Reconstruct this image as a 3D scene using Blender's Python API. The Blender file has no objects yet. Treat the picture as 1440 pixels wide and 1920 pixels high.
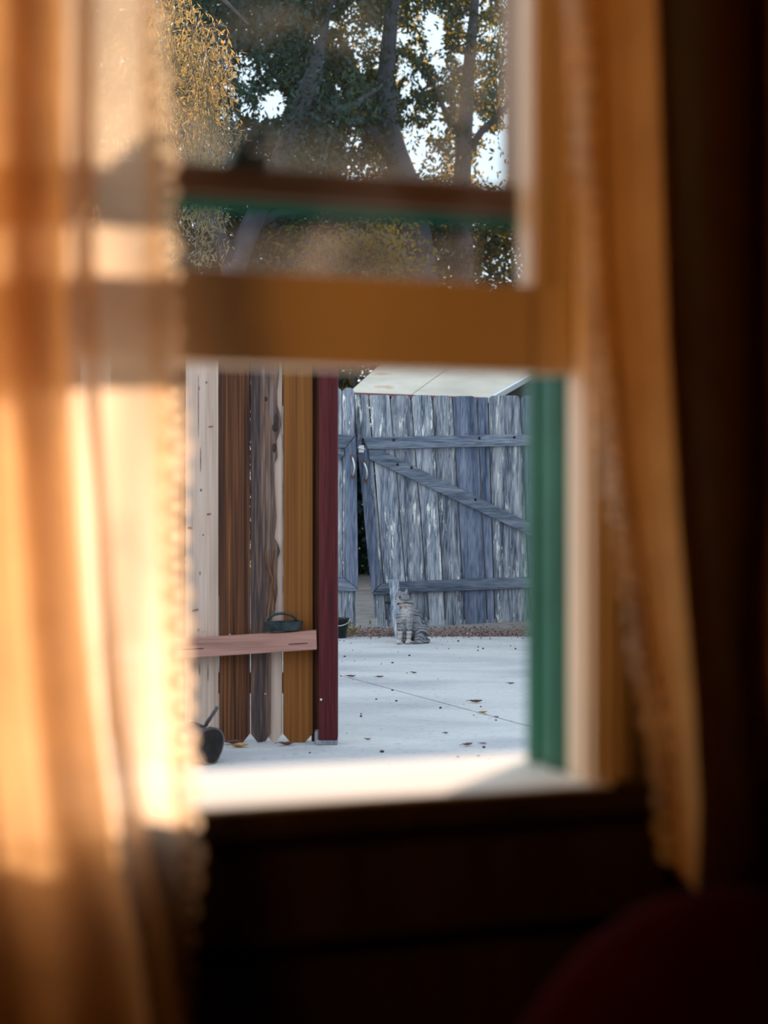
import bpy, bmesh, math, random
import numpy as np
from mathutils import Vector, Matrix, Euler, noise
random.seed(7); RNG = np.random.default_rng(7)
S = bpy.context.scene
COL = S.collection
F = 3000.0            # focal length in pixels of the 1440x1920 frame
PI = math.pi

# ------------------------------------------------------------------ camera
cam_d = bpy.data.cameras.new('camera'); cam = bpy.data.objects.new('camera', cam_d); COL.objects.link(cam)
cam.location = (0, 0, 1.0); cam.rotation_euler = (PI/2, 0, 0)
cam_d.sensor_fit = 'HORIZONTAL'; cam_d.sensor_width = 24.0; cam_d.lens = 24.0*F/1440
cam_d.clip_start = 0.02; cam_d.clip_end = 200
cam_d.dof.use_dof = True; cam_d.dof.focus_distance = 9.3; cam_d.dof.aperture_fstop = 2.9
S.camera = cam
S.view_settings.view_transform = 'Standard'; S.view_settings.look = 'None'
S.view_settings.gamma = 1; S.view_settings.use_curve_mapping = False
S.view_settings.exposure = 0.22
S.cycles.max_bounces = 10; S.cycles.transparent_max_bounces = 24
S.cycles.sample_clamp_indirect = 6

# ------------------------------------------------------------------ sky and sun
w = bpy.data.worlds.new('sky'); S.world = w; w.use_nodes = True
bg = w.node_tree.nodes['Background']; bg.inputs[0].default_value = (0.71, 0.85, 1.0, 1); bg.inputs[1].default_value = 1.45
sun_d = bpy.data.lights.new('sun', 'SUN'); sun_d.energy = 11.5; sun_d.angle = math.radians(1.0); sun_d.color = (1.0, 0.71, 0.52)
sun = bpy.data.objects.new('sun', sun_d); COL.objects.link(sun)
AZ, EL = math.radians(25), math.radians(12)
sv = Vector((math.sin(AZ)*math.cos(EL), math.cos(AZ)*math.cos(EL), math.sin(EL)))
sun.rotation_euler = sv.to_track_quat('Z', 'Y').to_euler(); sun.location = sv*20
# warm fill added inside the room, standing in for curtain bounce
fill_d = bpy.data.lights.new('warm_fill', 'AREA'); fill_d.shape = 'DISK'; fill_d.size = 0.22; fill_d.energy = 3.7; fill_d.color = (1.0, 0.42, 0.085)
warm_fill = bpy.data.objects.new('warm_fill', fill_d); COL.objects.link(warm_fill)
warm_fill.location = (-0.62, 0.55, 1.22)
warm_fill.rotation_euler = (-Vector((0.60, 0.50, 0.42))).to_track_quat('Z', 'Y').to_euler()

# ------------------------------------------------------------------ materials
def new_mat(name):
    m = bpy.data.materials.new(name); m.use_nodes = True
    nt = m.node_tree; b = nt.nodes['Principled BSDF']
    return m, nt, b
def simple(name, col, rough=0.6, metal=0.0, var=0.0, scale=8, bump=0.0, spec=0.5):
    m, nt, b = new_mat(name)
    b.inputs['Roughness'].default_value = rough; b.inputs['Metallic'].default_value = metal
    b.inputs['Specular IOR Level'].default_value = spec
    b.inputs['Base Color'].default_value = (*col, 1)
    if var or bump:
        tc = nt.nodes.new('ShaderNodeTexCoord'); n = nt.nodes.new('ShaderNodeTexNoise')
        n.inputs['Scale'].default_value = scale; n.inputs['Detail'].default_value = 5
        nt.links.new(tc.outputs['Object'], n.inputs['Vector'])
        if var:
            r = nt.nodes.new('ShaderNodeValToRGB')
            r.color_ramp.elements[0].position = .3; r.color_ramp.elements[1].position = .72
            r.color_ramp.elements[0].color = tuple(c*(1-var) for c in col)+(1,)
            r.color_ramp.elements[1].color = tuple(min(1, c*(1+var)) for c in col)+(1,)
            nt.links.new(n.outputs['Fac'], r.inputs[0]); nt.links.new(r.outputs[0], b.inputs['Base Color'])
        if bump:
            bp = nt.nodes.new('ShaderNodeBump'); bp.inputs['Strength'].default_value = bump
            bp.inputs['Distance'].default_value = .01
            nt.links.new(n.outputs['Fac'], bp.inputs['Height']); nt.links.new(bp.outputs[0], b.inputs['Normal'])
    return m
def wood(name, stops, scale=14.0, stretch=0.06, axis='Z', knots=0.0, rough=.8, rnd=0.35, fine=0.5, bump=.4, patch=None):
    """long-grain timber: stretched noise through a ramp, per-object offset and brightness"""
    m, nt, b = new_mat(name); N = nt.nodes; L = nt.links
    tc = N.new('ShaderNodeTexCoord'); oi = N.new('ShaderNodeObjectInfo')
    off = N.new('ShaderNodeVectorMath'); off.operation = 'MULTIPLY_ADD'
    comb = N.new('ShaderNodeCombineXYZ')
    for i in range(3): L.new(oi.outputs['Random'], comb.inputs[i])
    L.new(comb.outputs[0], off.inputs[0]); off.inputs[1].default_value = (37, 11, 53); L.new(tc.outputs['Object'], off.inputs[2])
    mp = N.new('ShaderNodeMapping')
    sc = {'Z': (1, 1, stretch), 'YZ': (1, stretch, stretch), 'X': (stretch, 1, 1), 'Y': (1, stretch, 1)}[axis]
    mp.inputs['Scale'].default_value = sc; L.new(off.outputs[0], mp.inputs[0])
    n1 = N.new('ShaderNodeTexNoise'); n1.inputs['Scale'].default_value = scale; n1.inputs['Detail'].default_value = 6
    n1.inputs['Roughness'].default_value = .6; n1.inputs['Distortion'].default_value = .4
    L.new(mp.outputs[0], n1.inputs['Vector'])
    n2 = N.new('ShaderNodeTexNoise'); n2.inputs['Scale'].default_value = scale*9; n2.inputs['Detail'].default_value = 3
    L.new(mp.outputs[0], n2.inputs['Vector'])
    mx = N.new('ShaderNodeMath'); mx.operation = 'MULTIPLY_ADD'; mx.inputs[1].default_value = fine
    sb = N.new('ShaderNodeMath'); sb.operation = 'SUBTRACT'; sb.inputs[1].default_value = .5
    L.new(n2.outputs['Fac'], sb.inputs[0]); L.new(sb.outputs[0], mx.inputs[0]); L.new(n1.outputs['Fac'], mx.inputs[2])
    r = N.new('ShaderNodeValToRGB'); els = r.color_ramp.elements
    while len(els) < len(stops): els.new(.5)
    for e, (p, c) in zip(els, stops): e.position = p; e.color = (*c, 1)
    L.new(mx.outputs[0], r.inputs[0]); out = r.outputs[0]
    if patch:      # peeling remains of pale paint
        pc, pt, ps = patch
        n3 = N.new('ShaderNodeTexNoise'); n3.inputs['Scale'].default_value = ps; n3.inputs['Detail'].default_value = 9; n3.inputs['Roughness'].default_value = .72
        mp3 = N.new('ShaderNodeMapping'); mp3.inputs['Scale'].default_value = (1, 1, .14) if axis == 'Z' else (.14, 1, 1)
        L.new(off.outputs[0], mp3.inputs[0]); L.new(mp3.outputs[0], n3.inputs['Vector'])
        r3 = N.new('ShaderNodeValToRGB'); r3.color_ramp.elements[0].position = pt; r3.color_ramp.elements[1].position = pt+.05
        L.new(n3.outputs['Fac'], r3.inputs[0])
        mm = N.new('ShaderNodeMix'); mm.data_type = 'RGBA'; L.new(r3.outputs[0], mm.inputs[0]); L.new(out, mm.inputs[6]); mm.inputs[7].default_value = (*pc, 1)
        out = mm.outputs[2]
    if knots:
        v = N.new('ShaderNodeTexVoronoi'); v.inputs['Scale'].default_value = knots
        mp2 = N.new('ShaderNodeMapping'); mp2.inputs['Scale'].default_value = (1, .2, .55) if axis == 'Z' else (.55, .2, 1)
        L.new(off.outputs[0], mp2.inputs[0]); L.new(mp2.outputs[0], v.inputs['Vector'])
        r2 = N.new('ShaderNodeValToRGB'); r2.color_ramp.elements[0].position = .06; r2.color_ramp.elements[1].position = .16
        r2.color_ramp.elements[0].color = (.28, .16, .12, 1); r2.color_ramp.elements[1].color = (1, 1, 1, 1)
        L.new(v.outputs['Distance'], r2.inputs[0])
        mm = N.new('ShaderNodeMix'); mm.data_type = 'RGBA'; mm.blend_type = 'MULTIPLY'; mm.inputs[0].default_value = 1
        L.new(out, mm.inputs[6]); L.new(r2.outputs[0], mm.inputs[7]); out = mm.outputs[2]
    hs = N.new('ShaderNodeHueSaturation'); vr = N.new('ShaderNodeMapRange')
    vr.inputs['To Min'].default_value = 1-rnd; vr.inputs['To Max'].default_value = 1+rnd
    L.new(oi.outputs['Random'], vr.inputs[0]); L.new(vr.outputs[0], hs.inputs['Value']); L.new(out, hs.inputs['Color'])
    L.new(hs.outputs[0], b.inputs['Base Color']); b.inputs['Roughness'].default_value = rough; b.inputs['Specular IOR Level'].default_value = .25
    bp = N.new('ShaderNodeBump'); bp.inputs['Strength'].default_value = bump; bp.inputs['Distance'].default_value = .006
    L.new(mx.outputs[0], bp.inputs['Height']); L.new(bp.outputs[0], b.inputs['Normal'])
    return m
M = {}
M['paint'] = simple('cream_paint', (.74, .60, .42), .42, var=.06, scale=6)
M['sash_shaded'] = simple('shaded_sash_paint', (.14, .07, .03), .5, var=.1)  # sash paint darkened, the shade behind the lower pane put into it
M['green_dark'] = simple('dark_green_paint', (.004, .07, .045), .95, var=.2, spec=.08)
M['tan'] = simple('shaded_cream_paint', (.34, .22, .14), .6, var=.1)  # cream paint of the upper stiles, their shade mixed into the colour
M['green'] = simple('green_paint', (.008, .125, .066), .45, var=.18, scale=20)
M['sill'] = simple('white_sill_paint', (.82, .80, .74), .5, var=.04)
M['panel'] = wood('shade_dark_wood', [(.3, (.020, .010, .005)), (.7, (.05, .024, .010))], rnd=.0, bump=.2)  # dark brown wood, the shade below the sill put into its colour
M['room'] = simple('dim_room_plaster', (.10, .065, .04), .9, var=.1)
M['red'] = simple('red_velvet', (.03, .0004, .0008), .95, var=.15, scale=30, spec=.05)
M['iron'] = simple('dark_iron', (.035, .05, .05), .5, .6, var=.5, scale=30, bump=.4)
M['steel'] = simple('galvanised_steel', (.62, .62, .6), .35, .8)
M['rust'] = simple('rusty_steel', (.16, .07, .04), .8, .3)
gate_st = [(.28, (.035, .05, .075)), (.42, (.15, .175, .22)), (.58, (.34, .36, .40)), (.78, (.56, .56, .54))]
M['gate'] = wood('weathered_grey_board', gate_st, 18, .05, 'Z', 0, rnd=.22, fine=.9, bump=.7, patch=((.82, .82, .74), .57, 22))
M['gate_dark'] = wood('weathered_blue_grey_board', [(.25, (.03, .045, .075)), (.5, (.12, .145, .21)), (.8, (.28, .31, .37))], 18, .05, 'Z', 0, rnd=.12, fine=.9, bump=.7)
M['plank'] = wood('weathered_plank', gate_st, 18, .05, 'YZ', 0, rnd=.05, fine=.9, bump=.7)
M['gate_rail'] = wood('weathered_grey_rail', [(.25, (.035, .05, .08)), (.5, (.12, .145, .19)), (.8, (.27, .29, .33))], 16, .06, 'X', 0, rnd=.15, fine=.9, bump=.7)
M['pale_board'] = wood('pale_pine_board', [(.2, (.34, .23, .17)), (.5, (.50, .36, .28)), (.8, (.60, .46, .38))], 9, .03, 'Z', 0, rnd=.03, fine=.7)
M['brown_board'] = wood('brown_cedar_board', [(.3, (.035, .013, .007)), (.52, (.11, .038, .014)), (.75, (.24, .092, .026))], 13, .015, 'Z', 0, rnd=.05, fine=.95)
M['orange_board'] = wood('orange_cedar_board', [(.2, (.10, .032, .008)), (.5, (.21, .072, .013)), (.8, (.29, .115, .025))], 9, .012, 'Z', 0, rnd=.03, fine=.8)
M['dark_board'] = wood('weathered_slab_board', [(.30, (.02, .016, .018)), (.5, (.075, .048, .042)), (.64, (.17, .095, .06)), (.85, (.20, .19, .22))], 15, .04, 'Z', 3.2, rnd=.03, fine=.7)
M['post'] = wood('maroon_stained_post', [(.2, (.03, .004, .005)), (.5, (.070, .008, .010)), (.85, (.10, .018, .017))], 16, .03, 'Z', 0, rnd=.02, fine=1.0)
M['post_base'] = wood('worn_grey_post_base', [(.3, (.12, .13, .15)), (.7, (.33, .33, .35))], 20, .2, 'Z', 0, rnd=.02)
M['stray_rail'] = wood('pink_stained_rail', [(.2, (.22, .11, .085)), (.5, (.40, .20, .155)), (.8, (.52, .31, .24))], 12, .05, 'X', 3.0, rnd=.02)
M['knot'] = simple('dark_knot', (.035, .020, .016), .9, var=.6, scale=60, bump=.6)
M['knot_pale'] = simple('brown_knot', (.24, .13, .10), .9, var=.5, scale=60)
M['bark'] = simple('bark', (.09, .075, .075), .95, var=.5, scale=9, bump=.8)
M['bark_far'] = simple('grey_bark', (.055, .055, .068), .95, var=.35, scale=5, bump=.8)
M['log_end'] = simple('dark_log_end', (.012, .007, .006), .95, var=.5, scale=30, bump=.5)
M['soil'] = simple('dusty_soil', (.30, .27, .25), .95, var=.3, scale=6, bump=.5)
M['shingle'] = simple('shed_wall', (.11, .10, .095), .9, var=.3, scale=10)
M['red_trim'] = simple('dull_red_trim', (.22, .07, .07), .7)
M['white_trim'] = simple('white_trim', (.75, .78, .8), .6)

def concrete():
    m, nt, b = new_mat('concrete'); N = nt.nodes; L = nt.links
    tc = N.new('ShaderNodeTexCoord')
    n1 = N.new('ShaderNodeTexNoise'); n1.inputs['Scale'].default_value = 1.1; n1.inputs['Detail'].default_value = 6
    mp = N.new('ShaderNodeMapping'); mp.inputs['Scale'].default_value = (.8, 1.6, 1)
    L.new(tc.outputs['Object'], mp.inputs[0]); L.new(mp.outputs[0], n1.inputs['Vector'])
    r = N.new('ShaderNodeValToRGB'); e = r.color_ramp.elements
    e[0].position = .32; e[0].color = (.34, .34, .36, 1); e[1].position = .58; e[1].color = (.50, .50, .49, 1)
    L.new(n1.outputs['Fac'], r.inputs[0])
    n2 = N.new('ShaderNodeTexNoise'); n2.inputs['Scale'].default_value = 26; n2.inputs['Detail'].default_value = 6; n2.inputs['Roughness'].default_value = .7
    L.new(tc.outputs['Object'], n2.inputs['Vector'])
    r2 = N.new('ShaderNodeValToRGB'); e = r2.color_ramp.elements
    e[0].position = .30; e[0].color = (.62, .60, .60, 1); e[1].position = .45; e[1].color = (1, 1, 1, 1)
    L.new(n2.outputs['Fac'], r2.inputs[0])
    mm = N.new('ShaderNodeMix'); mm.data_type = 'RGBA'; mm.blend_type = 'MULTIPLY'; mm.inputs[0].default_value = 1
    L.new(r.outputs[0], mm.inputs[6]); L.new(r2.outputs[0], mm.inputs[7]); L.new(mm.outputs[2], b.inputs['Base Color'])
    b.inputs['Roughness'].default_value = .85; b.inputs['Specular IOR Level'].default_value = .3
    bp = N.new('ShaderNodeBump'); bp.inputs['Strength'].default_value = .3; bp.inputs['Distance'].default_value = .01
    L.new(n2.outputs['Fac'], bp.inputs['Height']); L.new(bp.outputs[0], b.inputs['Normal'])
    return m
M['concrete'] = concrete()
def roof_mat():
    m, nt, b = new_mat('pale_roof_sheet'); N = nt.nodes; L = nt.links
    tc = N.new('ShaderNodeTexCoord'); n1 = N.new('ShaderNodeTexNoise'); n1.inputs['Scale'].default_value = 2.2; n1.inputs['Detail'].default_value = 6
    L.new(tc.outputs['Object'], n1.inputs['Vector'])
    r = N.new('ShaderNodeValToRGB'); e = r.color_ramp.elements
    e[0].position = .3; e[0].color = (.52, .47, .38, 1); e[1].position = .62; e[1].color = (.70, .63, .51, 1)
    x = e.new(.74); x.color = (.52, .30, .16, 1)
    L.new(n1.outputs['Fac'], r.inputs[0]); L.new(r.outputs[0], b.inputs['Base Color']); b.inputs['Roughness'].default_value = .6
    return m
M['roof'] = roof_mat()
def fabric(name, col, transp, transl):
    m = bpy.data.materials.new(name); m.use_nodes = True; nt = m.node_tree; N = nt.nodes; L = nt.links; N.clear()
    o = N.new('ShaderNodeOutputMaterial'); d = N.new('ShaderNodeBsdfDiffuse'); t = N.new('ShaderNodeBsdfTranslucent'); tr = N.new('ShaderNodeBsdfTransparent')
    tc = N.new('ShaderNodeTexCoord'); n = N.new('ShaderNodeTexNoise'); n.inputs['Scale'].default_value = 22; n.inputs['Detail'].default_value = 3
    L.new(tc.outputs['Object'], n.inputs['Vector'])
    r = N.new('ShaderNodeValToRGB'); e = r.color_ramp.elements; e[0].position = .35; e[1].position = .6
    e[0].color = (*[c*.86 for c in col], 1); e[1].color = (*col, 1); L.new(n.outputs['Fac'], r.inputs[0])
    L.new(r.outputs[0], d.inputs[0]); L.new(r.outputs[0], t.inputs[0]); tr.inputs[0].default_value = (1, .93, .82, 1)
    m1 = N.new('ShaderNodeMixShader'); m1.inputs[0].default_value = transl; L.new(d.outputs[0], m1.inputs[1]); L.new(t.outputs[0], m1.inputs[2])
    m2 = N.new('ShaderNodeMixShader'); m2.inputs[0].default_value = transp; L.new(m1.outputs[0], m2.inputs[1]); L.new(tr.outputs[0], m2.inputs[2])
    L.new(m2.outputs[0], o.inputs[0]); return m
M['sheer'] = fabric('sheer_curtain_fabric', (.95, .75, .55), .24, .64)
M['lace'] = fabric('lace_edging', (.93, .74, .52), .15, .5)
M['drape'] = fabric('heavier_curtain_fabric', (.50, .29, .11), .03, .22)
def leaf_mat(name, col, tcol, k=.45):
    m = bpy.data.materials.new(name); m.use_nodes = True; nt = m.node_tree; N = nt.nodes; L = nt.links; N.clear()
    o = N.new('ShaderNodeOutputMaterial'); d = N.new('ShaderNodeBsdfDiffuse'); t = N.new('ShaderNodeBsdfTranslucent')
    g = N.new('ShaderNodeBsdfGlossy'); g.inputs['Roughness'].default_value = .45; g.inputs[0].default_value = (.8, .9, 1, 1)
    tc = N.new('ShaderNodeTexCoord'); n = N.new('ShaderNodeTexNoise'); n.inputs['Scale'].default_value = 1.6; n.inputs['Detail'].default_value = 4
    L.new(tc.outputs['Object'], n.inputs['Vector'])
    def ramp(c):
        r = N.new('ShaderNodeValToRGB'); e = r.color_ramp.elements; e[0].position = .35; e[1].position = .68
        e[0].color = (*[x*.6 for x in c], 1); e[1].color = (*[min(1, x*1.5) for x in c], 1); L.new(n.outputs['Fac'], r.inputs[0]); return r
    L.new(ramp(col).outputs[0], d.inputs[0]); L.new(ramp(tcol).outputs[0], t.inputs[0])
    m1 = N.new('ShaderNodeMixShader'); m1.inputs[0].default_value = k; L.new(d.outputs[0], m1.inputs[1]); L.new(t.outputs[0], m1.inputs[2])
    m2 = N.new('ShaderNodeMixShader'); m2.inputs[0].default_value = .03; L.new(m1.outputs[0], m2.inputs[1]); L.new(g.outputs[0], m2.inputs[2])
    L.new(m2.outputs[0], o.inputs[0]); return m
M['leaf_far'] = leaf_mat('dark_green_foliage', (.009, .044, .040), (.075, .080, .010), .38)
M['leaf_olive'] = leaf_mat('olive_foliage', (.030, .062, .030), (.60, .38, .02), .44)
M['leaf_near'] = leaf_mat('pepper_tree_foliage', (.10, .14, .10), (.55, .33, .08), .42)
M['litter'] = simple('dry_litter', (.26, .17, .15), .9, var=.6, scale=25)
M['dry_leaf'] = simple('dry_leaf', (.17, .065, .045), .8, var=.4, scale=40)
M['gold_leaf'] = simple('golden_dry_leaf', (.50, .24, .05), .8, var=.3, scale=40)
M['speck'] = simple('dark_seed', (.03, .028, .03), .9)
def glass_mat():
    """old pane: clear, with patches of painted haze for curtain reflections"""
    m = bpy.data.materials.new('painted_haze_glass'); m.use_nodes = True; nt = m.node_tree; N = nt.nodes; L = nt.links; N.clear()
    o = N.new('ShaderNodeOutputMaterial'); tr = N.new('ShaderNodeBsdfTransparent'); gl = N.new('ShaderNodeBsdfGlossy'); gl.inputs['Roughness'].default_value = .02
    tr.inputs[0].default_value = (.97, .985, .98, 1)
    d = N.new('ShaderNodeBsdfDiffuse'); t = N.new('ShaderNodeBsdfTranslucent'); d.inputs[0].default_value = (.75, .62, .52, 1); t.inputs[0].default_value = (.75, .62, .52, 1)
    md = N.new('ShaderNodeMixShader'); md.inputs[0].default_value = .6; L.new(d.outputs[0], md.inputs[1]); L.new(t.outputs[0], md.inputs[2])
    lw = N.new('ShaderNodeLayerWeight'); lw.inputs[0].default_value = .5; pw = N.new('ShaderNodeMath'); pw.operation = 'POWER'; pw.inputs[1].default_value = 5; L.new(lw.outputs['Facing'], pw.inputs[0])
    fr = N.new('ShaderNodeMath'); fr.operation = 'MULTIPLY_ADD'; fr.inputs[1].default_value = .9; fr.inputs[2].default_value = .03; L.new(pw.outputs[0], fr.inputs[0])
    m1 = N.new('ShaderNodeMixShader'); L.new(fr.outputs[0], m1.inputs[0]); L.new(tr.outputs[0], m1.inputs[1]); L.new(gl.outputs[0], m1.inputs[2])
    tc = N.new('ShaderNodeTexCoord'); n = N.new('ShaderNodeTexNoise'); n.inputs['Scale'].default_value = 13; n.inputs['Detail'].default_value = 2
    L.new(tc.outputs['Object'], n.inputs['Vector'])
    r = N.new('ShaderNodeMapRange'); r.inputs['From Min'].default_value = .55; r.inputs['From Max'].default_value = .78
    r.inputs['To Min'].default_value = .002; r.inputs['To Max'].default_value = .06; L.new(n.outputs['Fac'], r.inputs[0])
    # painted reflection haze thickens along the bottom rail of a pane (object origin sits on the rail)
    sx = N.new('ShaderNodeSeparateXYZ'); L.new(tc.outputs['Object'], sx.inputs[0])
    r2 = N.new('ShaderNodeMapRange'); r2.inputs['From Min'].default_value = .0; r2.inputs['From Max'].default_value = .045
    r2.inputs['To Min'].default_value = .11; r2.inputs['To Max'].default_value = 0; L.new(sx.outputs[2], r2.inputs[0])
    mulb = N.new('ShaderNodeMath'); mulb.operation = 'MULTIPLY_ADD'; L.new(r2.outputs[0], mulb.inputs[0]); L.new(n.outputs['Fac'], mulb.inputs[1]); L.new(r.outputs[0], mulb.inputs[2])
    m2 = N.new('ShaderNodeMixShader'); L.new(mulb.outputs[0], m2.inputs[0]); L.new(m1.outputs[0], m2.inputs[1]); L.new(md.outputs[0], m2.inputs[2])
    L.new(m2.outputs[0], o.inputs[0]); return m
M['glass'] = glass_mat()

# ------------------------------------------------------------------ helpers
def P(px, py, D): return Vector(((px-720)/F*D, D, 1+(960-py)/F*D))
def GD(py): return F/(py-960)                     # distance of a ground point
def G(px, py, z=0.0): D = F*(1-z)/(py-960); return Vector(((px-720)/F*D, D, z))
def tag(o, label=None, cat=None, group=None, kind=None):
    if label: o['label'] = label
    if cat: o['category'] = cat
    if group: o['group'] = group
    if kind: o['kind'] = kind
    return o
def empty(name, loc=(0, 0, 0), rz=0):
    o = bpy.data.objects.new(name, None); COL.objects.link(o); o.location = loc; o.rotation_euler.z = rz; o.empty_display_size = .05
    return o
def link_mesh(name, me, mat, parent=None, world=True):
    o = bpy.data.objects.new(name, me); COL.objects.link(o)
    if mat is not None:
        for mm in (mat if isinstance(mat, (list, tuple)) else [mat]): me.materials.append(mm)
    if parent is not None:
        o.parent = parent
        if world:
            p = parent; loc = Vector((0, 0, 0))
            while p is not None: loc += Vector(p.location); p = p.parent
            o.location = -loc if p is None else o.location
    return o
def obj(name, bm, mat, parent=None, world=True, smooth=False, bevel=0):
    me = bpy.data.meshes.new(name)
    bmesh.ops.recalc_face_normals(bm, faces=bm.faces); bm.to_mesh(me); bm.free()
    if smooth:
        for p in me.polygons: p.use_smooth = True
    o = link_mesh(name, me, mat, parent, world)
    if bevel:
        b = o.modifiers.new('bevel', 'BEVEL'); b.width = bevel; b.segments = 2; b.limit_method = 'ANGLE'
    return o
def box(bm, x0, x1, y0, y1, z0, z1, mi=0):
    v = [bm.verts.new(c) for c in ((x0, y0, z0), (x1, y0, z0), (x1, y1, z0), (x0, y1, z0), (x0, y0, z1), (x1, y0, z1), (x1, y1, z1), (x0, y1, z1))]
    for f in ((0, 1, 2, 3), (4, 5, 6, 7), (0, 1, 5, 4), (1, 2, 6, 5), (2, 3, 7, 6), (3, 0, 4, 7)):
        fc = bm.faces.new([v[i] for i in f]); fc.material_index = mi
    return v
def prism(pts, off):
    """closed polygon (3D points) extruded by a vector"""
    bm = bmesh.new(); a = [bm.verts.new(p) for p in pts]; b = [bm.verts.new(Vector(p)+Vector(off)) for p in pts]
    bm.faces.new(a); bm.faces.new(list(reversed(b)))
    n = len(pts)
    for i in range(n): bm.faces.new((a[i], a[(i+1) % n], b[(i+1) % n], b[i]))
    return bm
def board(name, pxs, D, th, mat, parent, bevel=.002):
    return obj(name, prism([P(x, y, D) for x, y in pxs], (0, th, 0)), mat, parent, bevel=bevel)
def tube_bm(bm, pts, rads, seg=8, cap=True):
    rings = []; n = len(pts); pts = [Vector(p) for p in pts]
    up = Vector((0.13, 0.31, 0.94))
    for i, p in enumerate(pts):
        t = (pts[min(i+1, n-1)]-pts[max(i-1, 0)]).normalized()
        a = t.cross(up)
        if a.length < .1: a = t.cross(Vector((1, 0, 0)))
        a.normalize(); b = t.cross(a)
        rings.append([bm.verts.new(p+(a*math.cos(2*PI*k/seg)+b*math.sin(2*PI*k/seg))*rads[i]) for k in range(seg)])
    for i in range(n-1):
        for k in range(seg): bm.faces.new((rings[i][k], rings[i][(k+1) % seg], rings[i+1][(k+1) % seg], rings[i+1][k]))
    if cap: bm.faces.new(rings[0]); bm.faces.new(list(reversed(rings[-1])))
def sphere(bm, c, r, seg=16, rot=None):
    r = r if hasattr(r, '__len__') else (r, r, r)
    mt = Matrix.Translation(Vector(c)) @ (rot.to_matrix().to_4x4() if rot else Matrix()) @ Matrix.Diagonal((*r, 1))
    bmesh.ops.create_uvsphere(bm, u_segments=seg, v_segments=seg//2+2, radius=1, matrix=mt)
def interp(tab, v):
    return float(np.interp(v, [a for a, b in tab], [b for a, b in tab]))

# ------------------------------------------------------------------ room shell, in the frame of the window (s along the wall, n outwards, z)
L0 = Vector((-.164, 1.2, 0)); WA = math.atan2(.097, .2807); U = Vector((math.cos(WA), math.sin(WA), 0)); NN = Vector((-math.sin(WA), math.cos(WA), 0))
S0, S1 = -.10, .339           # jambs
ZS, ZT = .783, 1.78           # sill, head
def wobj(name, bm, mat, parent=None, bevel=0, origin=None):
    o = obj(name, bm, mat, parent, world=False, bevel=bevel)
    if parent is None: o.location = L0; o.rotation_euler.z = WA
    return o
bm = bmesh.new(); WH = 2.5; SL, SR, NB = -1.9, 1.7, -2.9
box(bm, SL-.12, S0-.02, -.012, .12, -.0, WH); box(bm, S1+.02, SR+.12, -.012, .12, 0, WH)
box(bm, S0-.02, S1+.02, -.012, .12, 0, ZS-.03); box(bm, S0-.02, S1+.02, -.012, .12, ZT+.02, WH)
tag(wobj('wall_front', bm, M['panel']), 'panelled wall below and beside the window, shade painted in as dark brown', kind='structure')
for nm, b_ in (('floor', (SL-.12, SR+.12, NB-.12, .12, -.08, 0)), ('ceiling', (SL-.12, SR+.12, NB-.12, .12, WH, WH+.1)),
               ('wall_left', (SL-.12, SL, NB, -.012, 0, WH)), ('wall_right', (SR, SR+.12, NB, -.012, 0, WH)), ('wall_back', (SL-.12, SR+.12, NB-.12, NB, 0, WH))):
    bm = bmesh.new(); box(bm, *b_); tag(wobj(nm, bm, M['room'] if nm != 'floor' else M['panel']), kind='structure')

# window: frame, casing, raised lower sash, upper sash
win = empty('window_1', L0, WA); tag(win, 'old sash window, lower sash raised, cream inside and green outside', kind='structure')
def wpart(name, boxes, mat, parent=win, bevel=.002, label=None):
    bm = bmesh.new()
    for b_ in boxes: box(bm, *b_)
    o = obj(name, bm, mat, parent, world=False, bevel=bevel)
    if label: o['label'] = label
    return o
# jambs: green outside tracks, cream inner stop
for sgn, s in ((1, S1), (-1, S0)):
    def X(a, b): return (s+a, s+b) if sgn > 0 else (s-b, s-a)
    wpart('jamb', [(*X(0, .02), .018, .088, ZS, ZT), (*X(-.005, 0), .070, .088, ZS, ZT), (*X(-.004, 0), .034, .042, ZS, ZT)], M['green'], label='green painted outer jamb')
    wpart('inner_stop', [(*X(.001, .02), -.012, .017, ZS, ZT), (*X(-.002, .012), -.020, -.004, ZS, ZT)], M['paint'])
    wpart('casing', [(*X(.001, .008), -.030, -.021, ZS, ZT+.02), (*X(.0095, .0175), -.032, -.012, ZS, ZT+.02), (*X(.019, .026), -.032, -.012, ZS, ZT+.02), (*X(.0275, .034), -.030, -.012, ZS, ZT+.02),
                      (*X(.008, .032), -.024, -.012, ZS, ZT+.02), (*X(.034, .072), -.018, -.012, ZS-.02, ZT+.05)], M['paint'], label='cream fluted casing')
wpart('head_casing', [(S0-.072, S1+.072, -.026, -.012, ZT+.02, ZT+.08), (S0, S1, 0, .12, ZT, ZT+.02)], M['paint'])
low = wpart('lower_sash', [(S0+.0385, S1-.0375, 0, .033, 1.113, 1.184)], M['paint'], label='raised cream lower sash')
zt = 1.64
wpart('stile', [(S1-.037, S1-.001, .002, .033, 1.113, zt), (S1-.037, S1-.020, -.001, .012, 1.184, zt)], M['paint'], low)
wpart('stile', [(S0+.001, S0+.037, .002, .033, 1.113, zt), (S0+.020, S0+.037, -.001, .012, 1.184, zt)], M['paint'], low)
wpart('top_rail', [(S0+.0375, S1-.0375, .001, .033, zt-.04, zt)], M['paint'], low)
def pane(parent, n, z0, z1):
    bm = bmesh.new(); box(bm, S0+.03, S1-.03, n, n+.003, -.004, z1-z0)
    o = obj('pane', bm, M['glass'], parent, world=False); o.location = (0, 0, z0); return o
pane(low, .018, 1.184, zt-.035)
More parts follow.
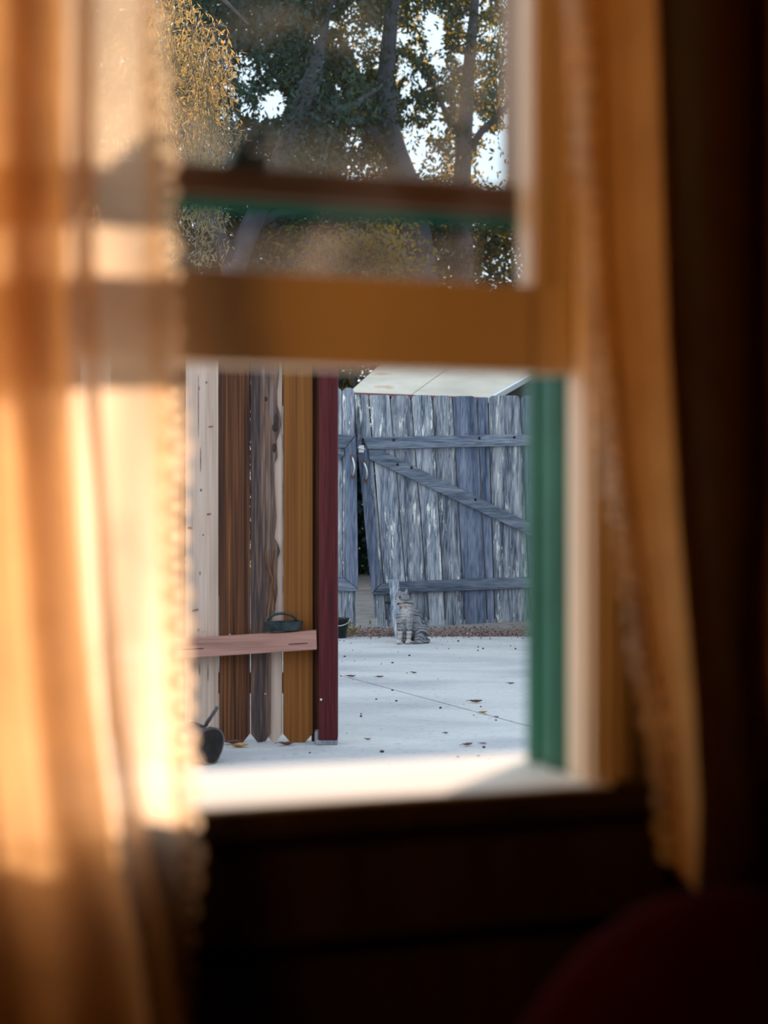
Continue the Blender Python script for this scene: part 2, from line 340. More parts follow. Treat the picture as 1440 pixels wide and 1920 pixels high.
up = wpart('upper_sash', [(S0+.001, S1-.001, .046, .056, 1.250, 1.274)], M['sash_shaded'], label='meeting rail of the upper sash, shade painted in as dark brown')
wpart('outer_rail', [(S0+.001, S1-.009, .0565, .100, 1.247, 1.272)], M['green_dark'], up, label='green outer face of the meeting rail')
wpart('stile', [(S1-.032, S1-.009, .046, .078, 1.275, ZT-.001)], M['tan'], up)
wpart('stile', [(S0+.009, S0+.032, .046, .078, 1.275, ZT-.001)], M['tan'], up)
pane(up, .060, 1.274, ZT-.002)
bm = bmesh.new(); box(bm, .060, .092, .036, .058, 1.2745, 1.283); tube_bm(bm, [(.066, .047, 1.283), (.078, .044, 1.293), (.094, .040, 1.297)], [.006, .006, .004], 8)
obj('sash_lock', bm, M['iron'], up, world=False, bevel=.001)['label'] = 'black iron sash lock'
# stool and apron
bm = bmesh.new(); box(bm, S0-.018, S1+.018, -.036, .13, ZS-.004, ZS)
tag(wobj('trim_1', bm, M['sill'], bevel=.003), 'sunlit white window sill', kind='structure')
bm = bmesh.new(); box(bm, S0-.085, S1+.085, -.038, .0, ZS-.026, ZS-.0045); box(bm, S0-.018, S1+.018, 0, .12, ZS-.028, ZS-.0045); box(bm, S0-.07, S1+.07, -.026, -.012, ZS-.11, ZS-.026)
tag(wobj('trim_2', bm, M['panel'], bevel=.003), 'dark wooden stool edge and apron under the sill', kind='structure')

# ------------------------------------------------------------------ ground
ground = empty('ground', (0, 12, 0)); tag(ground, 'concrete yard with dusty soil beyond the gates', kind='structure')
bm = bmesh.new(); box(bm, -30, 30, 12.95, 75, -.12, -.012); box(bm, -30, 30, 1.5, 12.95, -.14, -.10)
obj('soil', bm, M['soil'], ground)
def clip(poly, p, d, side, inset):
    nrm = Vector((-d[1], d[0])).normalized()*side; out = []
    f = lambda q: (Vector(q)-Vector(p)).dot(nrm)-inset
    for i in range(len(poly)):
        a, b = poly[i], poly[(i+1) % len(poly)]; fa, fb = f(a), f(b)
        if fa >= 0: out.append(a)
        if fa*fb < 0:
            t = fa/(fa-fb); out.append((a[0]+(b[0]-a[0])*t, a[1]+(b[1]-a[1])*t))
    return out
a1, a2 = G(635, 1265), G(995, 1362); b1, b2 = G(655, 1393), G(995, 1367)
d1 = ((a2-a1).x, (a2-a1).y); d2 = ((b2-b1).x, (b2-b1).y)
full = [(-9, 1.75), (9, 1.75), (9, 12.9), (-9, 12.75)]
for s1 in (1, -1):
    half = clip(full, (a1.x, a1.y), d1, s1, .008)
    cells = [clip(half, (b1.x, b1.y), d2, s2, .003) for s2 in (1, -1)] if True else [half]
    for c in cells:
        if len(c) > 2: obj('concrete_slab', prism([(x, y, -.1) for x, y in c], (0, 0, .1)), M['concrete'], ground, bevel=.004)
# soil and moss packed in the joint
bm = bmesh.new(); e1 = Vector((d1[0], d1[1], 0)).normalized()
obj('joint_soil', prism([Vector((a1.x, a1.y, -.1))-e1*3+Vector((.0079, 0, 0)), Vector((a1.x, a1.y, -.1))-e1*3-Vector((.0079, 0, 0)), Vector((a2.x, a2.y, -.1))+e1*1-Vector((.0079, 0, 0)), Vector((a2.x, a2.y, -.1))+e1*1+Vector((.0079, 0, 0))], (0, 0, .094)), simple('joint_moss', (.20, .15, .08), .95, var=.4, scale=12), ground)

# unseen block added right of the yard to keep the sun off it
bz = obj('shade_block', prism([(3.25, 11.3, 0), (9, 23.6, 0), (9, 40, 0), (3.25, 28, 0)], (0, 0, 5.5)), simple('pale_render', (.35, .33, .30), .9, var=.1)); tag(bz, 'unseen tall rendered block added right of the yard to shade it', kind='structure')

# ------------------------------------------------------------------ near fence
FD = 6.94
fence = empty('board_fence', (-1.3, 6.97, 0)); tag(fence, 'near fence of mismatched brown cedar boards ending in a maroon post', 'fence')
def fboard(x0, x1, mat, D=FD, th=.019, ear=True, label=None, bot=1392, parent=fence):
    c = 9 if ear else 0; top = 590
    pts = [(x0, top+8), (x0+8, top), (x1-8, top), (x1, top+8), (x1, bot-18), (x1-c, bot), (x0+c, bot), (x0, bot-18)] if ear else [(x0, top), (x1, top), (x1, bot), (x0, bot)]
    o = board('fence_board', pts, D, th, mat, parent)
    if label: o['label'] = label
    return o
def earb(x0, x1, mat, label=None, D=FD, bot=1392, c=13):
    o = board('fence_board', [(x0, 600), (x0+8, 592), (x1-8, 592), (x1, 600), (x1, bot-16), (x1-c, bot), (x0+c, bot), (x0, bot-16)], D, .019, mat, fence)
    if label: o['label'] = label
    return o
x = 286.0; k = 0
for x0, x1, m_ in ((-270, -212, 'brown_board'), (-210, -152, 'orange_board'), (-150, -92, 'brown_board'), (-90, -32, 'pale_board'), (-30, 28, 'brown_board'), (30, 88, 'orange_board'),
                   (90, 148, 'brown_board'), (150, 208, 'pale_board'), (210, 284, 'orange_board')):
    earb(x0, x1, M[m_])
earb(286, 346.5, M['brown_board'])
pbd = earb(348, 409.3, M['pale_board'], 'pale knotty pine board')
for kx, ky, rx, ry in ((387, 717, 2, 2.5), (373, 728, 1.6, 4), (395, 800, 6, 1.6), (376, 862, 1, 24), (377, 919, 2, 3), (392, 964, 5, 1.8), (356, 990, 5, 3), (381, 1003, 1.6, 2), (375, 1075, 1.2, 4), (366, 1144, 7, 2.2), (372, 1181, 1.8, 2.5), (374, 1255, 1, 12), (390, 1262, 1, 16), (372, 760, .8, 60)):
    bm = bmesh.new(); sphere(bm, P(kx, ky, FD-.0005), (rx/432, .0012, ry/432), 10, Euler((0, random.uniform(-.3, .3) if rx > ry else 0, 0))); obj('knot', bm, M['knot_pale'], pbd, smooth=True)
earb(410.6, 468.4, M['brown_board'], 'dark brown cedar board')
earb(498, 529, M['pale_board'], 'pale sapwood board', D=FD+.012)
# slab board with a waney edge
edge = [(592, 521), (700, 523), (735, 519), (760, 520), (778, 525), (795, 527), (812, 523), (826, 518), (838, 519), (856, 520), (870, 514), (920, 515), (968, 518), (985, 517), (1008, 514), (1020, 521), (1034, 525), (1048, 520), (1075, 519), (1110, 520), (1130, 517), (1150, 511), (1165, 508), (1240, 508), (1376, 507), (1390, 498)]
pts = [(469.8, 600), (478, 592)]+[(b, a) for a, b in edge]+[(483, 1392), (470, 1376)]
pts2 = []
for (xa, ya) in pts: pts2.append((xa, ya))
o = board('fence_board', pts2, FD-.006, .017, M['dark_board'], fence); o['label'] = 'dark weathered slab board with a wavy bark edge'
for kx, ky, rx, ry in ((498.5, 748, 3, 5), (518, 790, 5, 15), (516, 802, 6, 8), (514, 840, 3.5, 9)):
    bm = bmesh.new(); c = P(kx, ky, FD-.006); sphere(bm, c, (rx/432, .003, ry/432), 12); kn = obj('knot', bm, M['knot'], o, smooth=True)
for gx in (500, 506, 511):       # split bark ridges low on the slab
    bm = bmesh.new(); pp = [P(gx+3*math.sin(j*.8+gx)+j*1.1*(1 if j < 5 else .2), 1030+j*14, FD-.008) for j in range(10)]
    tube_bm(bm, pp, [.001]+[.0028]*8+[.001], 6); obj('bark_ridge', bm, M['brown_board'], o, smooth=True)
earb(530.6, 586, M['orange_board'], 'orange brown cedar board', c=14)
board('backing_strip', [(584, 592), (600, 592), (600, 1390), (584, 1390)], FD+.03, .02, M['brown_board'], fence)
# post
pb = bmesh.new(); xl, xr = P(597.5, 0, 6.86).x, P(633, 0, 6.86).x
box(pb, xl, xr, 6.86, 6.95, .022, 1.95); po = obj('post', pb, M['post'], fence, bevel=.004); po['label'] = 'maroon stained end post'
bm = bmesh.new(); box(bm, P(592, 0, 6.86).x, xr-.001, 6.862, 6.95, 0, .021); box(bm, P(590, 0, 6.88).x, xl-.0005, 6.875, 6.95, 0, .055); obj('post_foot', bm, M['post_base'], po, bevel=.003)['label'] = 'worn grey foot of the post'
bm = bmesh.new(); sphere(bm, P(602, 1312, 6.858), .006, 10); obj('nail', bm, M['steel'], po, smooth=True)
for bx, by in ((497.5, 1301), (431, 1190), (380, 1183)):
    bm = bmesh.new(); sphere(bm, P(bx, by, 6.932 if bx != 431 else 6.938), .0035, 8); obj('nail', bm, M['steel'], fence, smooth=True)
# tilted rail nailed across
o = board('rail', [(60, 1217), (593, 1183), (594, 1218), (60, 1254)], 6.86, .073, M['stray_rail'], fence, .003); o['label'] = 'pinkish tilted rail'
board('crack', [(541, 1207.6), (560, 1206.2), (577, 1205.2), (577, 1206.4), (560, 1207.8), (541, 1208.8)], 6.8585, .003, M['log_end'], o, 0)
board('crack', [(330, 1217.6), (382, 1215.2), (382, 1216.4), (330, 1219.4)], 6.8585, .003, M['log_end'], o, 0)
board('back_rail', [(-270, 760), (597, 760), (597, 722), (-270, 722)], FD+.045, .04, M['brown_board'], fence)
board('back_rail', [(-270, 1300), (597, 1300), (597, 1262), (-270, 1262)], FD+.045, .04, M['brown_board'], fence)

# iron bands resting on the rail
ring = empty('iron_ring', P(532, 1184, 6.89)); tag(ring, 'black iron ring shaped dish resting on the tilted fence rail', 'metal ring')
def band(bm, c, rx, ry, h, th, tilt, a0=0, a1=2*PI, n=36):
    prev = None; first = None
    R_ = Euler((tilt[0], tilt[1], 0)).to_matrix()
    full_ = abs(a1-a0-2*PI) < 1e-6
    for i in range(n if full_ else n+1):
        a = a0+(a1-a0)*i/n; q = []
        for rr, zz in ((0, 0), (th, 0), (th, h), (0, h)):
            flare = .22*zz
            q.append(bm.verts.new(Vector(c)+R_@Vector(((rx-rr+flare)*math.cos(a), (ry-rr+flare)*math.sin(a), zz))))
        if prev:
            for j in range(4): bm.faces.new((prev[j], prev[(j+1) % 4], q[(j+1) % 4], q[j]))
        else: first = q
        prev = q
    if full_:
        for j in range(4): bm.faces.new((prev[j], prev[(j+1) % 4], first[(j+1) % 4], first[j]))
    else: bm.faces.new(first); bm.faces.new(list(reversed(prev)))
bm = bmesh.new(); band(bm, (0, 0, .006), .078, .032, .036, .006, (.10, -.04)); obj('bowl', bm, M['iron'], ring, world=False, smooth=False, bevel=.001)
bm = bmesh.new(); pp = [(-.068+.060*(1-math.cos(t)), .012, .045+.032*math.sin(t)) for t in np.linspace(0, PI, 16)]
tube_bm(bm, pp, [.006]*16, 8); obj('handle', bm, M['iron'], ring, world=False, smooth=True)
bm = bmesh.new(); sphere(bm, (0, 0, .010), (.066, .028, .008), 20); obj('base', bm, M['iron'], ring, world=False, smooth=True)

# firewood log with a twig stub
log = empty('firewood_log', G(396, 1434)); tag(log, 'dark round firewood log on the concrete at the foot of the fence', 'log')
def logmesh():
    bm = bmesh.new(); ax = Vector((-.80, .60, 0)).normalized(); side = Vector((0, 0, 1)).cross(ax); n = 26; rings = []
    for i in range(9):
        ring_ = []
        for k in range(n):
            a = 2*PI*k/n; rr = .075*(1+.07*math.sin(3*a+i*.4)+.05*noise.noise(Vector((math.cos(a)*2, math.sin(a)*2, i*.6))))
            ring_.append(bm.verts.new(ax*(i*.055)+side*math.cos(a)*rr*1.02+Vector((0, 0, .077+math.sin(a)*rr))))
        rings.append(ring_)
    for i in range(8):
        for k in range(n): bm.faces.new((rings[i][k], rings[i][(k+1) % n], rings[i+1][(k+1) % n], rings[i+1][k]))
    bm.faces.new(list(reversed(rings[-1])))
    # slightly hollow checked end
    mid = [bm.verts.new(v.co*.9+Vector((0, 0, .0077))) for v in rings[0]]
    cen = bm.verts.new(Vector((0, 0, .077))+ax*.012)
    for k in range(n):
        f = bm.faces.new((mid[k], mid[(k+1) % n], rings[0][(k+1) % n], rings[0][k])); f.material_index = 0
        f = bm.faces.new((cen, mid[(k+1) % n], mid[k])); f.material_index = 1
    return bm
obj('trunk_piece', logmesh(), [M['bark'], M['log_end']], log, world=False)
bm = bmesh.new(); tube_bm(bm, [(-.035, .03, .13), (-.018, .02, .165), (.004, .01, .197), (.024, .0, .228)], [.009, .008, .007, .008], 8)
tube_bm(bm, [(-.030, .02, .145), (-.065, .01, .165), (-.085, 0, .168)], [.007, .005, .003], 6)
obj('twig', bm, M['bark'], log, world=False, smooth=True)
bm = bmesh.new(); tube_bm(bm, [(-.03, .02, .135), (-.005, -.005, .155), (.008, -.01, .168)], [.004, .004, .003], 6); obj('stub', bm, M['pale_board'], log, world=False)

# ------------------------------------------------------------------ gates
GY = 13.5
def R(X, Y): return (620+X/3.4275, 680+Y/3.4286)
def gboard(name, pts, D, th, mat, parent, label=None, bevel=.003):
    o = board(name, [R(*p) for p in pts], D, th, mat, parent, bevel)
    if label: o['label'] = label
    return o
gate = empty('gate', P(830, 1187, GY)); tag(gate, 'sagging weathered blue-grey gate leaf with a diagonal brace, behind the cat', 'gate', 'yard gate leaves')
lines = [((140, 205), (283, 1700)), ((240, 205), (357, 1695)), ((377, 205), (502, 1692)), ((512, 208), (632, 1690)), ((650, 208), (733, 1688)), ((779, 208), (858, 1682)),
         ((936, 208), (1003, 1675)), ((1008, 208), (1052, 1670)), ((1216, 206), (1283, 1660)), ((1340, 206), (1390, 1655)), ((1470, 206), (1500, 1650)), ((1600, 206), (1625, 1645)), ((1740, 206), (1755, 1640))]
mats = ['gate', 'gate', 'gate', 'gate', 'gate', 'gate_dark', 'gate_dark', 'gate', 'gate_dark', 'gate', 'gate', 'gate']
for i in range(12):
    (tx0, ty0), (bx0, by0) = lines[i]; (tx1, ty1), (bx1, by1) = lines[i+1]
    g = 8; c = 26 if i not in (0, 1) else 10; dY = (i % 3)*3
    c = 12 if i == 6 else c
    if i == 6: ty0 += 14
    pts = [(tx0+g, ty0+c+dY), (tx0+g+c*.25, ty0+c*.35+dY), (tx0+g+c, ty0+dY), (tx1-c, ty0+dY), (tx1-c*.25, ty0+c*.35+dY), (tx1, ty0+c+dY), (bx1, by1), (bx0+g, by0)]
    gboard('gate_board', pts, GY+(.0 if i % 2 else .006), .02, M[mats[i]], gate)
rt = gboard('rail', [(205, 478), (245, 480), (1700, 450), (1700, 522), (300, 556), (240, 556)], GY-.035, .034, M['gate_rail'], gate)
rb = gboard('rail', [(440, 1408), (1700, 1362), (1700, 1428), (300, 1490), (265, 1490), (327, 1422)], GY-.035, .034, M['gate_rail'], gate)
gboard('brace', [(243, 562), (320, 560), (1700, 1235), (1700, 1310), (250, 622)], GY-.034, .033, M['gate_rail'], gate, 'diagonal brace')
gboard('stile', [(165, 478), (238, 556), (325, 1418), (263, 1488)], GY-.035, .034, M['gate_dark'], gate)
def d_handle(parent, X, Y0, Y1, D, dx=14):
    a, b = P(*R(X, Y0), D), P(*R(X+dx, Y1), D)
    bm = bmesh.new(); pts = [a.lerp(b, t)+Vector((.018*math.sin(PI*t), -.045*math.sin(PI*t)**.6-.004, 0)) for t in np.linspace(0, 1, 12)]
    tube_bm(bm, pts, [.008]*12, 8); h = obj('handle', bm, M['steel'], parent, smooth=True); h['label'] = 'steel pull handle'
    for q in (a, b):
        bm = bmesh.new(); box(bm, q.x-.016, q.x+.016, q.y-.0038, q.y, q.z-.016, q.z+.016); obj('plate', bm, M['rust'], h, bevel=.001)
d_handle(gate, 213, 640, 755, GY-.035)
bm = bmesh.new(); q = P(*R(197, 555), GY-.036); box(bm, q.x-.022, q.x+.022, q.y-.012, q.y, q.z-.03, q.z+.03); tube_bm(bm, [q+Vector((-.03, -.02, .01)), q+Vector((.03, -.02, -.005))], [.006, .006], 8)
obj('latch', bm, M['steel'], gate, bevel=.001)['label'] = 'small steel latch'
for X, Y in ((208, 495), (405, 497), (208, 520), (955, 486), (1180, 480), (520, 675), (930, 880), (430, 655)):
    bm = bmesh.new(); sphere(bm, P(*R(X, Y), GY-.036), .011, 8); obj('bolt', bm, M['log_end'], gate, smooth=True)
lg = empty('gate', P(650, 1187, GY-.1)); tag(lg, 'narrow weathered gate leaf beside the maroon post, left of the gap', 'gate', 'yard gate leaves')
for i, (x0, x1, b0, b1, m_) in enumerate(((-330, -200, -330, -200, 'gate'), (-197, -68, -197, -68, 'gate'), (-65, 20, -65, 20, 'gate_dark'), (22, 72, 22, 76, 'gate'), (76, 152, 80, 160, 'gate'))):
    c = 24
    gboard('gate_board', [(x0, 165+c), (x0+c*.3, 165+c*.3), (x0+c, 162), (x1-c, 162), (x1-c*.3, 165+c*.3), (x1, 165+c), (b1, 1690), (b0, 1690)], GY-.10, .02, M[m_], lg)
gboard('rail', [(-330, 462), (160, 462), (92, 550), (-330, 550)], GY-.135, .034, M['gate_rail'], lg)
gboard('rail', [(-330, 1372), (85, 1385), (178, 1460), (178, 1470), (-330, 1470)], GY-.135, .034, M['gate_rail'], lg)
gboard('stile', [(95, 552), (160, 470), (164, 560), (178, 1458), (85, 1380)], GY-.135, .034, M['gate_dark'], lg)
gboard('brace', [(-330, 760), (86, 560), (86, 600), (-330, 830)], GY-.134, .033, M['gate_rail'], lg, 'diagonal brace')
d_handle(lg, 138, 605, 732, GY-.135, 4)
# leaning prop behind the cat
st = empty('stake', G(742, 1203)); tag(st, 'weathered plank leaning upright against the gate behind the cat', 'plank')
bm = bmesh.new(); a = P(*R(370, 1395), 13.35); b = P(*R(437, 1395), 13.35); c_ = P(*R(478, 1790), 12.62); d_ = P(*R(415, 1790), 12.62)
c_.z = d_.z = 0.0
obj('plank', prism([a, b, c_, d_], (0, .03, 0)), M['plank'], st, bevel=.003)
bm = bmesh.new(); q = P(*R(372, 1545), 13.2); box(bm, q.x-.03, q.x+.02, q.y-.02, q.y+.05, q.z-.01, q.z+.01); obj('hook', bm, M['iron'], st)
bu = empty('bucket', G(634, 1196)); tag(bu, 'black bucket on the ground at the foot of the left gate leaf', 'bucket')
bm = bmesh.new(); prof = [(.0, .004), (.062, .0), (.085, .15), (.093, .150), (.093, .158), (.080, .158), (.058, .008), (0, .010)]; rg = []
for rr, zz in prof: rg.append([bm.verts.new((rr*math.cos(2*PI*k/24), rr*math.sin(2*PI*k/24), zz)) for k in range(24)] if rr else [bm.verts.new((0, 0, zz))])
for a_, b_ in zip(rg[:-1], rg[1:]):
    for k in range(24):
        f = [a_[k % len(a_)], a_[(k+1) % len(a_)], b_[(k+1) % len(b_)], b_[k % len(b_)]]; bm.faces.new(list(dict.fromkeys(f)))
obj('pail', bm, M['iron'], bu, world=False, smooth=True)
bm = bmesh.new(); tube_bm(bm, [(.093*math.cos(t), -.02-.085*math.sin(t), .152-.05*math.sin(t)) for t in np.linspace(0, PI, 14)], [.003]*14, 6); obj('bail', bm, M['steel'], bu, world=False)

# ------------------------------------------------------------------ shed behind the gate
shed = empty('shed', (1.2, 16, 0)); tag(shed, 'shed with a pale sheet roof rising behind the gate', 'shed')
e = [P(655, 735, 15), P(769, 742, 15), P(915, 745, 15)]; t = [P(748, 650, 17.2), P(895, 650, 17.2), P(1084, 650, 17.2)]
for i in range(2):
    q = [e[i]+Vector((.004*i, 0, 0)), e[i+1]-Vector((.006, 0, 0)), t[i+1]-Vector((.006, 0, 0)), t[i]+Vector((.004*i, 0, 0))]
    obj('roof_sheet', prism(q, (0, 0, -.02)), M['roof'], shed, bevel=.003)
obj('fascia', prism([P(655, 735.5, 14.99), P(915, 745.5, 14.99), P(915, 751, 14.99), P(655, 741, 14.99)], (0, .03, 0)), M['red_trim'], shed)['label'] = 'dull red fascia'
obj('rake_trim', prism([e[2], e[2]+Vector((.035, 0, 0)), t[2]+Vector((.035, 0, 0)), t[2]], (0, 0, -.05)), M['white_trim'], shed)['label'] = 'white rake trim'
g0, g1 = e[2]+Vector((-.02, .05, -.06)), t[2]+Vector((-.02, 0, -.06))
obj('wall', prism([Vector((g0.x, g0.y, 0)), g0, g1, Vector((g1.x, g1.y, 0))], (-.05, .02, 0)), M['shingle'], shed)
obj('wall', prism([Vector((e[0].x+.28, 15.08, 0)), Vector((e[2].x-.03, 15.08, 0)), e[2]+Vector((-.03, .08, -.05)), e[0]+Vector((.28, .08, -.05))], (0, .04, 0)), M['shingle'], shed)
h0, h1 = e[0]+Vector((.26, .05, -.06)), t[0]+Vector((.04, 0, -.06))
obj('wall', prism([Vector((h0.x, h0.y, 0)), h0, h1, Vector((h1.x, h1.y, 0))], (.05, .02, 0)), M['shingle'], shed)
# dark outbuilding past the shed
nb = empty('outbuilding', (5.0, 19, 0)); tag(nb, 'grey brown outbuilding wall right of the pale shed roof', 'shed')
bm = bmesh.new(); box(bm, 1.35, 3.2, 18.6, 20.5, 0, 2.55); obj('wall', bm, M['shingle'], nb)
bm = bmesh.new(); box(bm, 1.25, 3.24, 18.4, 20.7, 2.55, 2.63); obj('roof', bm, M['gate_rail'], nb, bevel=.01)

# ------------------------------------------------------------------ leaves and trees
def leaf_mesh(name, cen, dirs, length, width, mat, parent=None, shape=4):
    n = len(cen); dirs = dirs/np.linalg.norm(dirs, axis=1)[:, None]
    rv = RNG.normal(size=(n, 3)); side = np.cross(dirs, rv); side /= np.linalg.norm(side, axis=1)[:, None]+1e-9
    nor = np.cross(dirs, side)
    l = length[:, None]; w_ = width[:, None]
    v = np.empty((n, 4, 3)); v[:, 0] = cen; v[:, 1] = cen+dirs*l*.45+side*w_*.5+nor*w_*.12; v[:, 2] = cen+dirs*l; v[:, 3] = cen+dirs*l*.45-side*w_*.5+nor*w_*.12
    me = bpy.data.meshes.new(name); me.vertices.add(n*4); me.vertices.foreach_set('co', v.reshape(-1).astype(np.float32))
    me.loops.add(n*4); me.loops.foreach_set('vertex_index', np.arange(n*4, dtype=np.int32))
    me.polygons.add(n); me.polygons.foreach_set('loop_start', np.arange(0, n*4, 4, dtype=np.int32))
    me.update(calc_edges=True)
    return link_mesh(name, me, mat, parent)
HOLES = [(514, 192, 22, 24, .97), (505, 205, 24, 16, .8), (770, 275, 26, 46, 1), (800, 300, 24, 36, .8), (822, 242, 12, 15, 1), (935, 295, 34, 52, 1), (897, 240, 16, 20, .9), (905, 315, 26, 22, .75), (960, 230, 16, 60, .8), (662, 265, 14, 14, .8),
         (655, 45, 18, 30, .7), (668, 80, 14, 14, .7), (700, 75, 30, 16, .6), (748, 68, 14, 16, .9), (758, 122, 12, 14, .85), (778, 150, 14, 16, .8), (815, 50, 18, 34, .95), (818, 98, 18, 30, .85), (795, 50, 26, 26, .55), (690, 60, 40, 50, .3),
         (905, 62, 20, 12, .7), (830, 120, 14, 16, .6), (712, 118, 14, 16, .7), (685, 320, 34, 14, .55), (850, 305, 30, 40, .4), (945, 60, 20, 20, .3), (450, 130, 26, 14, .45), (470, 140, 14, 10, .5), (655, 335, 16, 16, .5),
         (738, 185, 16, 12, .5), (770, 30, 60, 60, .3), (805, 200, 60, 40, .22)]
HOLES = [(a, b, c*.95, d*.95, min(e_, .93)) for a, b, c, d, e_ in HOLES]
_r = random.Random(3)
for _ in range(55):
    HOLES.append((_r.gauss(800, 90), _r.uniform(-10, 250), _r.uniform(2, 7), _r.uniform(3, 9), .93))
for _ in range(22): HOLES.append((_r.gauss(450, 30), _r.uniform(90, 240), _r.uniform(1, 4), _r.uniform(1, 5), .93))
def hole_reject(c, mult=1.0):
    px = 720+c[:, 0]/c[:, 1]*F; py = 960-(c[:, 2]-1)/c[:, 1]*F; keep = np.ones(len(c), bool)
    for hx, hy, rx, ry, s in HOLES:
        d = ((px-hx)/(rx+5))**2+((py-hy)/(ry+5))**2
        pr = np.where(d < 1, s, 0); keep &= RNG.random(len(c)) > pr
    return keep
def crown(name, xr, yr, zr, nclus, per, mat, parent, sig=.34, L_=(.07, .12), W_=(.03, .05), droop=.25, dens=None):
    cc = np.stack([RNG.uniform(*xr, nclus), RNG.uniform(*yr, nclus), RNG.uniform(*zr, nclus)], 1)
    if dens is not None:
        cc = cc[RNG.random(len(cc)) < np.array([dens(c) for c in cc])]
    cen = np.repeat(cc, per, 0); cen = cen+RNG.normal(size=cen.shape)*np.array([sig, sig, sig*.6])
    cen = cen[hole_reject(cen)]
    n = len(cen); d = RNG.normal(size=(n, 3)); d[:, 2] -= droop*2
    o = leaf_mesh(name, cen, d, RNG.uniform(*L_, n), RNG.uniform(*W_, n), mat, parent); o['kind'] = 'stuff'; return o
def trunk(parent, pts, rads, mat, branches=()):
    bm = bmesh.new(); tube_bm(bm, pts, rads, 12); o = obj('trunk', bm, mat, parent, smooth=True)
    for bp_, br in branches:
        bm = bmesh.new(); tube_bm(bm, bp_, br, 8); obj('branch', bm, mat, o, smooth=True)
def gx(px, D): return (px-720)/F*D
TA = empty('tree', (gx(400, 19.5), 19.5, 0)); tag(TA, 'big dark tree with a forked grey trunk seen left of centre', 'tree', 'trees beyond the gate')
trunk(TA, [(gx(405, 19.5), 19.5, -.02), P(425, 640, 19.5), P(440, 500, 19.5), P(468, 430, 19.5), P(505, 350, 19.6), P(545, 250, 19.8), P(590, 130, 20), P(640, -60, 20.3), P(690, -320, 21)],
      [.24, .18, .15, .13, .12, .12, .10, .08, .04], M['bark_far'],
      [([P(440, 505, 19.5), P(400, 420, 19.3), P(370, 300, 19.2), P(330, 120, 19)], [.11, .09, .07, .03]), ([P(550, 240, 19.8), P(600, 210, 20), P(660, 200, 20.4), P(730, 150, 21)], [.07, .055, .045, .02]),
       ([P(470, 430, 19.5), P(520, 400, 20), P(600, 390, 20.5), P(680, 370, 21)], [.07, .05, .04, .02])])
TB = empty('tree', (gx(775, 22), 22, 0)); tag(TB, 'tree with a thick curving trunk edged by white sky, right of centre', 'tree', 'trees beyond the gate')
trunk(TB, [(gx(800, 22), 22, -.02), P(795, 560, 22), P(780, 430, 22), P(762, 345, 22), P(742, 290, 22), P(728, 230, 22.1), P(722, 150, 22.3), P(735, 20, 22.6), P(760, -200, 23)],
      [.30, .24, .2, .19, .17, .14, .12, .10, .04], M['bark_far'], [([P(742, 290, 22), P(700, 250, 22), P(640, 200, 22.3), P(590, 100, 22.5)], [.1, .08, .06, .03])])
TC = empty('tree', (gx(868, 23), 23, 0)); tag(TC, 'slimmer straight tree rising at the right edge of the upper pane', 'tree', 'trees beyond the gate')
trunk(TC, [(gx(868, 23), 23, -.02), P(868, 560, 23), P(866, 340, 23), P(872, 240, 23), P(880, 120, 23.2), P(900, -100, 23.5)], [.2, .17, .13, .11, .09, .04], M['bark_far'],
      [([P(868, 300, 23), P(900, 250, 23), P(950, 200, 23), P(1010, 120, 23)], [.06, .05, .04, .02]), ([P(870, 260, 23), P(835, 210, 23), P(800, 130, 23)], [.05, .04, .02])])
zl = lambda py, D: 1+(960-py)/F*D
crown('foliage', (-4.6, -.5), (20.2, 23.5), (2.6, 9.5), 800, 95, M['leaf_far'], TA)
crown('foliage', (gx(360, 19), gx(680, 19)), (18.5, 19.3), (zl(330, 19), zl(-60, 19)), 46, 85, M['leaf_far'], TA, sig=.26)
crown('foliage', (gx(640, 21), gx(960, 21)), (20.8, 21.5), (zl(300, 21), zl(-60, 21)), 44, 70, M['leaf_far'], TB, sig=.24)
crown('foliage', (-1.7, 1.0), (22.2, 25), (3.8, 10), 560, 85, M['leaf_far'], TB)
crown('foliage', (-.9, 3.6), (23.2, 25.5), (4.9, 10.5), 330, 75, M['leaf_olive'], TC)
crown('foliage', (-.9, 3.6), (24.2, 26), (4.9, 10.5), 420, 75, M['leaf_far'], TC)
crown('foliage', (-7, 5), (24, 27), (9.5, 14), 420, 90, M['leaf_far'], TB, sig=.5, L_=(.14, .2), W_=(.06, .09))
TE = empty('shrub', (0, 26, 0)); tag(TE, 'tall dark hedge of bushes behind the trees and the shed', 'hedge')
bm = bmesh.new()
for k in range(9): tube_bm(bm, [(-6.5+k*1.5, 26.5, -.02), (-6.3+k*1.5, 26.4, 2.6)], [.06, .03], 6)
obj('stems', bm, M['bark'], TE)
crown('foliage', (-8, 6), (25.6, 28.5), (.2, 6.1), 1300, 80, M['leaf_far'], TE, sig=.38, L_=(.1, .15), W_=(.05, .075))
crown('foliage', (-1.6, 1.0), (25.8, 27.4), (.1, 2.2), 110, 80, M['leaf_far'], TE, sig=.3, L_=(.1, .15), W_=(.06, .085))
TG = empty('shrub', (gx(660, 20), 20, 0)); tag(TG, 'yellow-green sunlit bush between the trunks below the meeting rail', 'shrub')
bm = bmesh.new(); tube_bm(bm, [(gx(660, 20.5), 20.5, -.02), (gx(665, 20.5), 20.5, 3.6)], [.07, .03], 8); tube_bm(bm, [(gx(664, 20.5), 20.5, 2.0), (gx(590, 20.5), 20.4, 3.9)], [.04, .02], 8); obj('stems', bm, M['bark'], TG)
crown('foliage', (gx(540, 20.5), gx(760, 20.5)), (20, 21), (2.4, 4.6), 60, 80, M['leaf_olive'], TG, sig=.22)
